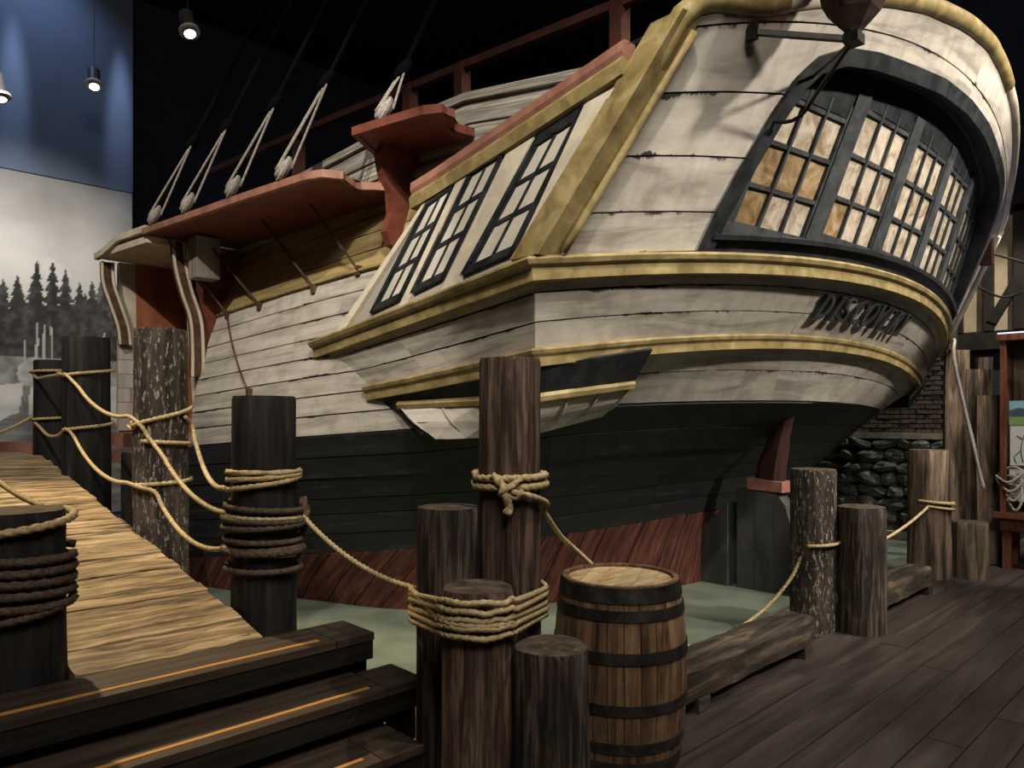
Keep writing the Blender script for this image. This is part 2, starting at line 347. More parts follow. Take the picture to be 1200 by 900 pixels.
def link(name, mb, mats, parent=None, smooth=False, loc=None):
    me = bpy.data.meshes.new(name)
    me.from_pydata(mb.v, [], mb.f)
    if len(mb.uv) == len(mb.v):
        ul = me.uv_layers.new(name='UVMap')
        li = np.zeros(len(me.loops), dtype=np.int32); me.loops.foreach_get('vertex_index', li)
        ul.data.foreach_set('uv', np.array(mb.uv, dtype=np.float32)[li].ravel())
    for m in (mats if isinstance(mats, (list, tuple)) else [mats]): me.materials.append(m)
    if len(me.materials) > 1: me.polygons.foreach_set('material_index', mb.mi)
    if smooth: me.polygons.foreach_set('use_smooth', [True] * len(me.polygons))
    o = bpy.data.objects.new(name, me); C.objects.link(o)
    if parent:
        o.parent = parent
        base = parent
        off = Vector((0, 0, 0))
        while base: off += Vector(base.location); base = base.parent
        if loc is None and off.length > 0:
            me.transform(Matrix.Translation(-off))
    if loc is not None: o.location = loc
    return o

def fix_normals(o):
    import bmesh
    bm = bmesh.new(); bm.from_mesh(o.data); bmesh.ops.recalc_face_normals(bm, faces=bm.faces); bm.to_mesh(o.data); bm.free()
    return o

def tag(o, label=None, cat=None, group=None, kind=None):
    if label: o['label'] = label
    if cat: o['category'] = cat
    if group: o['group'] = group
    if kind: o['kind'] = kind
    return o

def thing(name, loc, label, cat, group=None):
    o = bpy.data.objects.new(name, None); C.objects.link(o); o.location = loc
    o.empty_display_size = 0.1
    return tag(o, label, cat, group)

def catmull(pts, step):
    P = [Vector(p) for p in pts]
    if len(P) < 3:
        n = max(2, int((P[1] - P[0]).length / step)); return [P[0].lerp(P[1], i / n) for i in range(n + 1)]
    P = [P[0] * 2 - P[1]] + P + [P[-1] * 2 - P[-2]]
    out = []
    for i in range(1, len(P) - 2):
        a, b, c, d = P[i - 1:i + 3]
        n = max(1, int((c - b).length / step))
        for k in range(n):
            t = k / n
            out.append(0.5 * ((2 * b) + (c - a) * t + (2 * a - 5 * b + 4 * c - d) * t * t + (3 * b - a - 3 * c + d) * t ** 3))
    out.append(P[-2])
    return out

# ------------------------------------------------------------------ setting: room shell
def struct(name, mb, m, **k): return tag(link(name, mb, m, **k), kind='structure')

ZC = 8.6
fl = struct('floor', MB().box(-5, 14, -5, 2.42, -0.12, -0.03), M['floor_gap'])
y = 2.36; row = 0
while y > -2.6:
    wd = 0.187; x = -4.8 + R.uniform(0, 2.4)
    segs = []; xs = -5.0
    while xs < 13.9:
        xe = min(13.9, xs + R.uniform(2.6, 4.4)); segs.append((xs, xe)); xs = xe
    for a, b in segs:
        h = R.uniform(-0.002, 0.002)
        link('plank', MB().box(a + 0.002, b - 0.002, y - wd + 0.004, y - 0.002, -0.03, h), M['floor'], fl)
    y -= wd; row += 1
struct('ceiling', MB().box(-5, 14, -5, 14, ZC, ZC + 0.1), M['ceiling'])
struct('wall_back', MB().box(-5, 3.46, 12.0, 12.2, -0.2, ZC), M['blue_wall'])
struct('wall_far', MB().box(3.46, 14, 13.0, 13.2, -0.2, ZC), M['dark_wall'])
struct('wall_left', MB().box(-5.2, -5, -5, 13, -0.2, ZC), M['dark_wall'])
struct('wall_front', MB().box(-5, 14, -5.2, -5, -0.2, ZC), M['dark_wall'])
wr = struct('wall_right', MB().box(12.05, 12.25, -5, 13, -0.2, ZC), M['dark_wall'])
# half-timbered upper wall: plaster panels between black timbers
for (ya, yb, za, zb) in ((1.0, 1.62, 2.86, 4.6), (1.72, 2.35, 2.86, 4.6), (2.45, 2.72, 2.86, 4.6), (2.8, 3.1, 2.86, 4.6), (3.24, 3.75, 2.86, 4.6), (3.85, 4.5, 2.86, 4.6)):
    link('plaster_panel', MB().box(12.0, 12.06, ya, yb, za, zb), M['plaster'], wr)
for (ya, yb, za, zb) in ((-1, 6, 2.62, 2.88), (-1, 6, 4.5, 4.75), (0.85, 1.02, 2.6, 4.7), (1.6, 1.74, 2.86, 4.6), (2.33, 2.46, 2.86, 4.6), (2.7, 2.82, 2.86, 4.6), (3.08, 3.26, 2.86, 4.6), (3.73, 3.87, 2.86, 4.6), (4.48, 4.62, 2.6, 4.7)):
    link('timber', MB().box(11.93, 12.02, ya, yb, za, zb), M['timber'], wr)
for (p, q) in (((11.95, 2.72, 3.0), (11.95, 2.0, 4.35)), ((11.95, 2.0, 2.9), (11.95, 1.3, 4.2))):
    link('timber', MB().bar(p, q, 0.12, 0.07, up=(1, 0, 0)), M['timber'], wr)

wt = tag(link('water', MB().box(-3, 10.84, 2.42, 11.96, -0.2, -0.03), M['water']), 'still grey green water surface around the ship hull', 'water')

# rock foundation wall with brick pier on top
rk = thing('rock_wall', (11.2, 4.6, -0.03), 'dark mossy rock foundation wall with pale ledge behind the stern', 'wall')
link('backing', MB().box(11.12, 11.6, 2.95, 7.6, -0.1, 1.36), M['mortar'], rk)
def stone_mesh(seed):
    rr = random.Random(seed); mb = MB(); vs = []; fs = []
    nu, nv = 8, 5
    for i in range(nv + 1):
        th = PI * i / nv
        for j in range(nu):
            ph = 2 * PI * j / nu
            k = 0.85 + 0.3 * rr.random()
            sx = math.copysign(abs(math.sin(th) * math.cos(ph)) ** 0.7, math.cos(ph)); sy = math.copysign(abs(math.sin(th) * math.sin(ph)) ** 0.7, math.sin(ph))
            vs.append((0.5 * k * sx, 0.5 * k * sy, 0.5 * math.cos(th) * (0.9 + 0.2 * rr.random())))
    for i in range(nv):
        for j in range(nu):
            fs.append((i * nu + j, (i + 1) * nu + j, (i + 1) * nu + (j + 1) % nu, i * nu + (j + 1) % nu))
    me = bpy.data.meshes.new('stone'); me.from_pydata(vs, [], fs); me.materials.append(M['stone']); return me
stone_meshes = [stone_mesh(i) for i in range(6)]
z = 0.0
while z < 1.3:
    h = R.uniform(0.13, 0.2); yy = 2.95
    while yy < 7.4:
        l = R.uniform(0.18, 0.42)
        o = bpy.data.objects.new('stone', R.choice(stone_meshes)); C.objects.link(o); o.parent = rk
        o.location = (11.12 - 11.2, yy + l / 2 - 4.6, z + h / 2 + 0.03); o.scale = (R.uniform(0.25, 0.4), l * 1.12, h * 1.18)
        o.rotation_euler = (R.uniform(-0.35, 0.35), R.uniform(-0.2, 0.2), R.uniform(-0.2, 0.2))
        yy += l
    z += h
mb = MB().box(10.98, 11.6, 2.95, 7.6, 1.36, 1.44)
tag(link('ledge', mb, M['concrete'], rk), 'pale ledge along the top')
link('foot_ledge', MB().box(10.85, 11.1, 3.0, 7.6, -0.08, 0.06), M['concrete'], rk)
bp_ = thing('brick_pier', (11.3, 4.3, 1.44), 'weathered grey brown brick pier standing on the rock wall', 'pier')
link('core', MB().box(11.1, 11.5, 3.03, 5.6, 1.445, 3.0), M['mortar'], bp_)
bm_ = bpy.data.meshes.new('brick'); _b = MB().box(-0.02, 0.02, -0.095, 0.095, -0.026, 0.026); bm_.from_pydata(_b.v, [], _b.f); bm_.materials.append(M['brick'])
for i in range(23):
    zz = 1.475 + i * 0.066
    for k in range(13):
        yy = 3.12 + k * 0.207 + (0.1 if i % 2 else 0)
        if yy > 5.55: continue
        o = bpy.data.objects.new('brick', bm_); C.objects.link(o); o.parent = bp_
        o.location = (11.1 - 11.3 + R.uniform(-0.006, 0.006), yy - 4.3, zz - 1.44)

# ------------------------------------------------------------------ mural (flat print on the back wall)
def fbm(x, z, sc, seed, octs=5):
    rng = np.random.default_rng(seed); out = np.zeros_like(x); amp = 1; tot = 0
    for o in range(octs):
        g = rng.random((64, 64)); X = x * sc; Z = z * sc
        xi = np.floor(X).astype(int); zi = np.floor(Z).astype(int); fx = X - xi; fz = Z - zi
        fx = fx * fx * (3 - 2 * fx); fz = fz * fz * (3 - 2 * fz)
        a = g[xi % 64, zi % 64]; b = g[(xi + 1) % 64, zi % 64]; c = g[xi % 64, (zi + 1) % 64]; d = g[(xi + 1) % 64, (zi + 1) % 64]
        out += amp * ((a * (1 - fx) + b * fx) * (1 - fz) + (c * (1 - fx) + d * fx) * fz); tot += amp; amp *= 0.5; sc *= 2
    return out / tot
def build_mural():
    x0, x1, z0, z1, st = -3.5, 3.44, 0.25, 5.06, 0.018
    nx = int((x1 - x0) / st); nz_ = int((z1 - z0) / st)
    xs = np.linspace(x0, x1, nx); zs = np.linspace(z0, z1, nz_)
    X, Z = np.meshgrid(xs, zs, indexing='ij')
    cl = fbm(X, Z * 1.6, 0.7, 3)
    g = 0.20 + 0.20 * np.clip((5.0 - Z) / 1.6, 0, 1) + (cl - 0.5) * 0.35
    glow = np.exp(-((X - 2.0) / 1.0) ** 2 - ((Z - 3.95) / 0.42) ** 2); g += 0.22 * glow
    g += 0.10 * (fbm(X, Z, 2.5, 9) > 0.57) * np.clip((4.4 - Z), 0, 1)
    rr = np.random.default_rng(5)
    # hillside and clearing
    hill = 2.72 + 0.25 * (fbm(X, X * 0, 0.8, 21) - 0.5)
    n1 = fbm(X, Z, 5, 11)
    g = np.where(Z < hill, 0.12 + 0.30 * np.clip(n1 - 0.36, 0, 1) * 1.6, g)
    # conifers, far row first
    trees = [(xx + rr.normal() * 0.05, 2.55 + rr.random() * 0.3, 3.25 + 0.5 * rr.random(), 0.055) for xx in np.arange(-3.4, 3.5, 0.17)]
    trees += [(xx, 2.5, h, 0.03) for xx, h in ((1.82, 3.55), (1.98, 3.62), (2.21, 3.86), (2.40, 3.88), (2.56, 3.78), (2.74, 3.62), (2.90, 3.66), (3.05, 3.52), (3.22, 3.40), (1.6, 3.7), (1.35, 3.6), (1.1, 3.8), (0.8, 3.66))]
    n2 = fbm(X, Z, 14, 12, 3)
    for cx, b0, top, sh in trees:
        t = (top - Z) / (top - b0)
        tier = 0.55 + 0.45 * ((t * 9 + 0.3 * np.sin(cx * 9)) % 1.0)
        wd = (0.23 * np.clip(t, 0, 1) ** 0.8 + 0.006) * tier * (0.75 + 0.5 * n2)
        msk = (np.abs(X - cx) < wd) & (t > 0) & (t < 1)
        g = np.where(msk, sh * (0.55 + 1.5 * np.clip(n2 - 0.35, 0, 1) * 2), g)
    # slim pale trunks over the hillside
    for k in range(46):
        cx = rr.uniform(-3.4, 3.4); za = rr.uniform(2.0, 2.4); zb = rr.uniform(2.6, 3.05); ln = rr.normal() * 0.04
        msk = (np.abs(X - cx - (Z - za) * ln) < 0.011) & (Z > za) & (Z < zb); g = np.where(msk, 0.36, g)
    # pale shore and water, with driftwood
    sh_ = 2.12 + 0.25 * (fbm(X, X * 0, 1.3, 31) - 0.5)
    g = np.where(Z < sh_, 0.50 + 0.3 * (fbm(X * 0.6, Z * 3, 3, 14) - 0.5), g)
    g = np.where(Z < 1.62 + 0.1 * np.sin(X * 7), 0.12 + 0.3 * (fbm(X * 0.5, Z * 4, 4, 15) - 0.35), g)
    # pale bush and dark root stump
    for cx, cz, rx, rz in ((2.18, 2.28, 0.19, 0.2), (2.37, 2.18, 0.15, 0.14), (1.2, 2.25, 0.3, 0.2)):
        msk = ((X - cx) / rx) ** 2 + ((Z - cz) / rz) ** 2 < 0.7 + 0.7 * n2; g = np.where(msk, 0.30 + 0.25 * (n2 - 0.4), g)
    for cx in (2.08, 0.4):
        wd = 0.045 + 0.10 * np.clip((1.95 - Z), 0, 1) ** 1.6 * 1.4
        cc = cx - 0.12 * np.clip(2.05 - Z, 0, 1) ** 1.3
        msk = (np.abs(X - cc) < wd) & (Z > 1.58) & (Z < 2.1); g = np.where(msk, 0.10 + 0.22 * np.abs(np.sin(X * 70 + Z * 9)) * n2, g)
    g = np.clip(g, 0.015, 0.62)
    col = np.stack([g * 1.02, g * 0.985, g * 0.93, np.ones_like(g)], -1).reshape(-1, 4).astype(np.float32)
    V = np.stack([X, np.full_like(X, 11.97), Z], -1).reshape(-1, 3)
    i = np.arange(nx - 1)[:, None] * nz_ + np.arange(nz_ - 1)[None, :]
    Fq = np.stack([i, i + nz_, i + nz_ + 1, i + 1], -1).reshape(-1, 4)
    me = bpy.data.meshes.new('mural'); me.vertices.add(len(V)); me.vertices.foreach_set('co', V.astype(np.float32).ravel())
    me.loops.add(Fq.size); me.loops.foreach_set('vertex_index', Fq.astype(np.int32).ravel())
    me.polygons.add(len(Fq)); me.polygons.foreach_set('loop_start', (np.arange(len(Fq)) * 4).astype(np.int32)); me.update(calc_edges=True)
    ca = me.color_attributes.new('print', 'FLOAT_COLOR', 'POINT'); ca.data.foreach_set('color', col.ravel())
    m = bpy.data.materials.new('mural_print'); m.use_nodes = True; nt = m.node_tree
    at = nt.nodes.new('ShaderNodeVertexColor'); at.layer_name = 'print'
    nt.links.new(at.outputs[0], nt.nodes['Principled BSDF'].inputs['Base Color']); nt.nodes['Principled BSDF'].inputs['Roughness'].default_value = 0.9
    me.materials.append(m)
    o = bpy.data.objects.new('print', me); C.objects.link(o)
    t = thing('mural', (0, 11.98, 0.25), 'black and white wall mural of conifers, stump and cloudy shore', 'mural')
    o.parent = t; o.location = (0, -11.98, -0.25)
    link('backing_board', MB().box(x0, x1 + 0.015, 11.975, 11.999, z0, z1 + 0.02), M['dark_wall'], t)
build_mural()
# ------------------------------------------------------------------ the ship
XC = 6.7
TAB = {
 -0.3: [(0, 4.06), (.12, 4.06), (.5, 4.12), (1.2, 4.36), (2.0, 4.7), (2.8, 5.3), (3.3, 6.3), (3.75, 7.4), (3.9, 8.6)],
 0.0: [(0, 4.06), (.12, 4.06), (.6, 4.11), (1.3, 4.32), (2.1, 4.6), (2.95, 5.25), (3.4, 6.3), (3.85, 7.4), (3.98, 8.6)],
 0.6: [(0, 4.04), (.14, 4.04), (.8, 4.06), (1.7, 4.18), (2.5, 4.4), (3.2, 5.1), (3.7, 6.3), (3.98, 7.4), (4.08, 8.6)],
 1.0: [(0, 3.86), (.2, 3.86), (1.0, 3.84), (1.9, 3.9), (2.7, 4.1), (3.35, 4.9), (3.8, 6.1), (4.05, 7.4), (4.15, 8.6)],
 1.4: [(0, 3.30), (.5, 3.3), (1.4, 3.33), (2.3, 3.45), (3.0, 3.75), (3.5, 4.6), (3.88, 5.9), (4.1, 7.4), (4.22, 8.6)],
 1.6: [(0, 2.95), (.5, 2.96), (1.5, 3.05), (2.5, 3.25), (3.15, 3.55), (3.58, 4.5), (3.9, 5.8), (4.12, 7.4), (4.25, 8.6)],
 2.0: [(0, 3.3), (1, 3.3), (2, 3.35), (2.8, 3.4), (3.2, 3.6), (3.62, 4.5), (3.9, 5.8), (4.10, 7.4), (4.22, 8.6)],
 2.5: [(0, 3.3), (1, 3.3), (2, 3.35), (2.8, 3.4), (3.25, 3.6), (3.60, 4.5), (3.82, 5.8), (3.98, 7.4), (4.10, 8.6)],
 3.0: [(0, 3.3), (1, 3.3), (2, 3.35), (2.8, 2.7), (3.16, 2.9), (3.50, 4.5), (3.68, 5.8), (3.80, 7.4), (3.90, 8.6)],
 3.5: [(0, 3.2), (1, 3.2), (2, 3.25), (2.7, 2.4), (3.02, 2.5), (3.36, 4.5), (3.50, 5.8), (3.60, 7.4), (3.68, 8.6)],
 4.1: [(0, 3.1), (1, 3.1), (2, 3.15), (2.6, 2.3), (2.92, 2.4), (3.25, 4.5), (3.36, 5.8), (3.45, 7.4), (3.50, 8.6)],
}
_ZK = np.array(sorted(TAB)); _TB = np.array([TAB[k] for k in sorted(TAB)])
def hermite(x, xs, ys):
    i = int(np.clip(np.searchsorted(xs, x) - 1, 0, len(xs) - 2)); h = xs[i + 1] - xs[i]; t = np.clip((x - xs[i]) / h, 0, 1)
    def sl(k):
        if k <= 0: return (ys[1] - ys[0]) / (xs[1] - xs[0])
        if k >= len(xs) - 1: return (ys[-1] - ys[-2]) / (xs[-1] - xs[-2])
        return (ys[k + 1] - ys[k - 1]) / (xs[k + 1] - xs[k - 1])
    return ((2 * t ** 3 - 3 * t ** 2 + 1) * ys[i] + (t ** 3 - 2 * t ** 2 + t) * h * sl(i) + (-2 * t ** 3 + 3 * t ** 2) * ys[i + 1] + (t ** 3 - t ** 2) * h * sl(i + 1))
def sheer(yy, zr):
    k = 0.12 + (0.065 - 0.12) * np.clip((zr - 0.6) / 1.0, 0, 1)
    s = k * (4.6 - yy) if zr < 1.0 else k * (4.2 - yy)
    if zr > 3.3 and yy < 4.2: s = -0.12 * (4.2 - yy)
    return s + max(0.0, 4.2 - yy) * 0.11 * float(np.clip((2.6 - zr) / .8, 0, 1))
_TI = np.arange(9.0)
def hull(zr, t, side=-1, off=0.0):
    a_ = hermite(t, _TI, [hermite(zr, _ZK, _TB[:, i, 0]) for i in range(9)])
    y_ = hermite(t, _TI, [hermite(zr, _ZK, _TB[:, i, 1]) for i in range(9)])
    return Vector((XC + side * max(0, a_ - off), y_, zr + sheer(y_, zr)))
def t_at_y(zr, yy):
    lo, hi = 3.0, 8.0
    for _ in range(30):
        m = (lo + hi) / 2
        if hull(zr, m).y < yy: lo = m
        else: hi = m
    return (lo + hi) / 2
MID = Vector((XC, 6.5, 2.2))

ship = thing('ship', (XC, 5.5, -0.03), 'full-size wooden sailing ship stern, white and yellow above a black hull', 'ship')

def plank(name, lows, highs, mat, thick=0.03, gap=0.011, lift=0.0, parent=None, outref=None, smooth=True):
    """one bent plank between two edge curves, standing proud of the dark shell"""
    n = len(lows); mb = MB(); vs = []; uv = []; L_ = 0.0
    for i in range(n):
        lo, hi = Vector(lows[i]), Vector(highs[i]); d = hi - lo; wdt = max(d.length, 1e-6); g = min(gap / 2, wdt * 0.3)
        a = Vector(lows[max(0, i - 1)]) + Vector(highs[max(0, i - 1)]); b = Vector(lows[min(n - 1, i + 1)]) + Vector(highs[min(n - 1, i + 1)])
        nn = (b - a).cross(d); nn = nn.normalized() if nn.length > 1e-9 else Vector((0, -1, 0))
        ref = outref if outref is not None else (lo + hi) / 2 - MID
        if nn.dot(ref) < 0: nn = -nn
        lo = lo + d * (g / wdt); hi = hi - d * (g / wdt)
        if i: L_ += ((a + b) / 2 - pa).length / 2 * 2
        pa = (a + b) / 2
        u = L_ / 2
        vs += [lo + nn * lift, hi + nn * lift, lo + nn * (lift - thick), hi + nn * (lift - thick)]
        uv += [(u, 0), (u, 1), (u, 0), (u, 1)]
    fs = []
    for i in range(n - 1):
        o, p = i * 4, i * 4 + 4
        fs += [(o, p, p + 1, o + 1), (o + 2, o + 3, p + 3, p + 2), (o, o + 2, p + 2, p), (o + 1, p + 1, p + 3, o + 3)]
    e = (n - 1) * 4
    fs += [(0, 1, 3, 2), (e, e + 2, e + 3, e + 1)]
    mb.add(vs, fs, uv)
    return fix_normals(link(name, mb, mat, parent or ship))

# inner shell: dark skin just under the planks
def shell():
    mb = MB(); zs = [-0.3 + 0.1 * i for i in range(20)]; n = 29
    for side in (-1, 1):
        vs = [hull(zz, 8 * i / (n - 1), side, 0.035) + Vector((0, 0.035, 0)) for zz in zs for i in range(n)]
        fs = [(r * n + i, r * n + i + 1, (r + 1) * n + i + 1, (r + 1) * n + i) for r in range(len(zs) - 1) for i in range(n - 1)]
        mb.add(vs, fs)
        zs2 = [1.6 + 0.15 * i for i in range(17)]; m = 14
        vs = [hull(zz, 4 + 4 * i / (m - 1), side, 0.035) for zz in zs2 for i in range(m)]
        mb.add(vs, [(r * m + i, r * m + i + 1, (r + 1) * m + i + 1, (r + 1) * m + i) for r in range(len(zs2) - 1) for i in range(m - 1)
                    if not (vs[r * m + i + 1].y > 7.3 and zs2[r] > 1.45 and zs2[r] < 3.1)])
    o = link('hull_shell', mb, M['shell'], ship)
    # deck and forward bulkhead close the hull
    mb = MB(); ys = [2.6 + 0.6 * i for i in range(11)]
    vs = []
    for yy in ys:
        hw = hull(3.35, t_at_y(3.35, max(3.45, yy))).x
        vs += [(hw + 0.05, yy, 3.4), (2 * XC - hw - 0.05, yy, 3.4)]
    mb.add(vs, [(2 * i, 2 * i + 1, 2 * i + 3, 2 * i + 2) for i in range(10)])
    link('deck', mb, M['shell'], ship)
    link('bulkhead', MB().box(3.05, 10.4, 8.5, 8.6, -0.1, 3.6), M['shell'], ship)
shell()

DOOR0, DOOR1 = 7.22, 8.42
def side_row(z0, z1, mat, ta=4.0, yend=8.5, splits=(0.42,), name='hull_plank', lift=0.0, thick=0.03, side=-1):
    tb = t_at_y((z0 + z1) / 2, yend) if yend < 8.59 else 8.0
    cuts = [0.0, *splits, 1.0]
    for a, b in zip(cuts[:-1], cuts[1:]):
        t0 = ta + (tb - ta) * a; t1 = ta + (tb - ta) * b - 0.004
        n = max(3, int((t1 - t0) * 3) + 1)
        ts = [t0 + (t1 - t0) * i / (n - 1) for i in range(n)]
        plank(name, [hull(z0, t, side) for t in ts], [hull(z1, t, side) for t in ts], mat, lift=lift + R.uniform(0, 0.004), thick=thick)
# white topsides
nW = 8
for i in range(nW):
    z0 = 1.58 + (2.85 - 1.58) / nW * i; z1 = z0 + (2.85 - 1.58) / nW
    side_row(z0, z1, M['white'], yend=DOOR0, splits=(R.choice((0.35, 0.52, 0.66)),))
for i in range(4):
    z0 = 2.86 + 0.155 * i; side_row(z0, z0 + 0.155, M['yellow_band'], yend=DOOR0, splits=(R.choice((0.3, 0.6)),))
for i in range(3):
    z0 = 3.48 + 0.17 * i; side_row(z0, z0 + 0.17, M['grey_plank'], ta=4.0, yend=8.5, splits=(0.4, 0.75), lift=0.01 * i)
tag(plank('cap_rail', [hull(3.99, 4 + 0.4 * i) + Vector((-0.06, 0, 0)) for i in range(11)], [hull(3.99, 4 + 0.4 * i) + Vector((-0.06, 0, 0.07)) for i in range(11)], M['grey_plank'], thick=0.2), 'weathered grey cap rail')
plank('band_moulding', [hull(2.84, t_at_y(2.84, 4.4 + 0.28 * i)) for i in range(11)], [hull(2.87, t_at_y(2.87, 4.4 + 0.28 * i)) for i in range(11)], M['yellow'], lift=0.03, thick=0.05)
plank('sheer_moulding', [hull(3.52, 4 + 0.4 * i) for i in range(11)], [hull(3.58, 4 + 0.4 * i) for i in range(11)], M['grey_plank'], lift=0.05, thick=0.06)
# black wale and underbody, port to 8.5, starboard round the quarter
for i in range(6):
    z0 = 0.60 + 0.1633 * i; z1 = z0 + 0.1633
    side_row(z0, z1, M['black'], ta=0.0, splits=(0.28, 0.52, 0.76), name='wale_plank', lift=0.012 if i > 3 else 0)
    ts = [5.5 * k / 12 for k in range(13)]
    plank('wale_plank', [hull(z0, t, 1) for t in ts], [hull(z1, t, 1) for t in ts], M['black'])
# red bottom, laid diagonally aft
nd = 30; dt = 8.0 / nd
for i in range(nd + 4):
    ta = i * dt; k = 0.9
    lows = []; highs = []
    for j in range(5):
        zr = -0.3 + 0.9 * j / 4; sh = k * (j / 4)
        lows.append(hull(zr, np.clip(ta - sh, 0, 8))); highs.append(hull(zr, np.clip(ta + dt - sh, 0, 8)))
    if (lows[0] - highs[0]).length < 0.01 and (lows[2] - highs[2]).length < 0.01: continue
    plank('bottom_plank', lows, highs, M['red_hull'], lift=R.uniform(0, 0.004), gap=0.012)
ts = [5.0 * k / 8 for k in range(9)]
plank('bottom_plank', [hull(-0.3, t, 1) for t in ts], [hull(0.6, t, 1) for t in ts], M['red_hull'])

# ---- transom surface
BB = lambda z: .60 - .10 * (z - 2.54)
def SY(a, z): return 2.93 - BB(z) * (1 - (abs(a) / 3.72) ** 2) - .48 * (z - 2.54)
def T(a, z, off=0.0):
    p = Vector((XC + a, SY(a, z), z))
    if off:
        e = 0.01
        n = Vector((2 * e, SY(a + e, z) - SY(a - e, z), 0)).cross(Vector((0, SY(a, z + e) - SY(a, z - e), 2 * e)))
        n.normalize()
        if n.y > 0: n = -n
        p += n * off
    return p
def edge_a(z): return 3.70 - .315 * (z - 2.54)
LEV = [(2.60, .28), (2.83, .28), (3.12, .33), (3.42, .45), (3.71, .62), (3.84, .76)]
def levz(k, a):
    ze, c = LEV[k]; return ze + c * (1 - (a / 3.5) ** 2)
ARCH = [(0, 4.62), (.5, 4.59), (1.2, 4.49), (1.7, 4.38), (2.2, 4.22), (2.66, 4.06), (3.03, 3.94), (3.2, 3.86), (3.30, 3.76)]
def arch_z(a): return float(np.interp(abs(a), [p[0] for p in ARCH], [p[1] for p in ARCH]))
REC = [(2.58, 2.6), (2.58, 2.7), (2.54, 2.94), (2.47, 3.2), (2.36, 3.53), (2.26, 3.75), (2.14, 3.88), (1.92, 3.98), (1.6, 4.04), (1.16, 4.09), (.6, 4.15), (0, 4.17)]
def rec_top(a):
    a = abs(a)
    if a >= 2.58: return 0.0
    return float(np.interp(a, [p[0] for p in REC[::-1]], [p[1] for p in REC[::-1]]))
cols = sorted(set([round(-3.7 + 0.1 * i, 3) for i in range(75)] + [s * round(v, 3) for s in (-1, 1) for v in (2.58, 2.57, 2.56, 2.54, 2.52, 2.5, 2.47, 2.44, 2.41, 2.38, 2.36, 2.33, 2.3, 2.28, 2.26, 2.22, 2.18, 2.14, 2.08, 2.0)]))
for k in range(5):
    run = []
    for a in cols + [99]:
        ok = False
        if a != 99:
            lo = levz(k, a); hi = levz(k + 1, a) if k < 4 else arch_z(a)
            lo = max(lo, rec_top(a)); hi = min(hi, arch_z(a))
            # limit by the raked side edge
            zmax = 2.54 + (3.70 - abs(a)) / .315 if abs(a) > 3.28 else 9
            if abs(a) > 3.3: hi = min(hi, zmax)
            ok = hi - lo > 0.012
        if ok: run.append((a, lo, hi))
        if (not ok) and run:
            if len(run) > 2:
                parts = [run] if run[-1][0] - run[0][0] < 2.5 else [run[:len(run) // 2 + 1], run[len(run) // 2:]]
                for q in parts:
                    plank('transom_plank', [T(a_, l) for a_, l, h in q], [T(a_, h) for a_, l, h in q], M['white'], lift=R.uniform(0, .004), outref=Vector((0, -1, 0)))
            run = []
# backing of the transom
mb = MB(); av = [-3.7 + 7.4 * i / 40 for i in range(41)]
vs = []
for i, a in enumerate(av):
    top = arch_z(a) - 0.03; zmax = 2.54 + (3.70 - abs(a)) / .315
    top = min(top, max(2.62, zmax)); 
    for j in range(9):
        z = 2.57 + (top - 2.57) * j / 8; p = T(a, z) + Vector((0, 0.24 if (abs(a) < 2.62) else 0.034, 0)); vs.append(p)
mb.add(vs, [(i * 9 + j, i * 9 + 9 + j, i * 9 + 10 + j, i * 9 + j + 1) for i in range(40) for j in range(8)])
link('transom_backing', mb, M['shell'], ship)
# inside of the bulwark behind the taffrail
mb = MB(); vs = []
for a in av:
    zt = min(arch_z(a), max(2.62, 2.54 + (3.70 - abs(a)) / .315)) - 0.02
    vs += [T(a, zt), T(a, zt) + Vector((0, 0.3, 0)), T(a, 3.4 if zt > 3.4 else zt) + Vector((0, 0.3, 0))]
mb.add(vs, [(i * 3 + j, i * 3 + 3 + j, i * 3 + 4 + j, i * 3 + 1 + j) for i in range(40) for j in range(2)])
link('taffrail_cap', mb, M['grey_plank'], ship)

# ---- sweeps for mouldings
def sweep(name, path, prof, mat, outs=None, parent=None, smooth=False, closed_ends=True):
    """profile points (out, up) swept along path with horizontal outward normals"""
    P = [Vector(p) for p in path]; n = len(P); k = len(prof); vs = []; uv = []; L_ = 0
    for i in range(n):
        a = P[max(0, i - 1)]; b = P[min(n - 1, i + 1)]; tg = (b - a); tg.z = 0; tg.normalize()
        o = Vector((tg.y, -tg.x, 0))
        if outs is not None: o = Vector(outs(i))
        elif o.dot(P[i] - Vector((XC, 5.5, P[i].z))) < 0: o = -o
        if 0 < i < n - 1 and outs is None:
            d1 = (P[i] - a); d1.z = 0; d2 = (b - P[i]); d2.z = 0
            if d1.length > 0 and d2.length > 0: o = o / max(0.5, math.cos(d1.angle(d2) / 2))
        if i: L_ += (P[i] - P[i - 1]).length
        vs += [P[i] + o * u + Vector((0, 0, w_)) for u, w_ in prof]; uv += [(L_, j / k) for j in range(k)]
    fs = [(i * k + j, (i + 1) * k + j, (i + 1) * k + (j + 1) % k, i * k + (j + 1) % k) for i in range(n - 1) for j in range(k)]
    fs += [tuple(range(k)), tuple((n - 1) * k + j for j in range(k))[::-1]]
    o = fix_normals(link(name, MB().add(vs, fs, uv), mat, parent or ship))
    return o
def M1(t): return Vector((XC + 3.72 * t, 2.929 - .698 * (1 - t * t), 2.539 + .284 * (1 - t * t)))
def M2(t): return Vector((XC + 3.533 * t, 3.111 - .487 * (1 - t * t), 2.047 + .268 * (1 - t * t)))
G1 = [Vector((2.90, 5.33, 2.235)), Vector((2.92, 4.6, 2.325)), Vector((2.945, 3.8, 2.425)), Vector((2.98, 2.93, 2.535))]
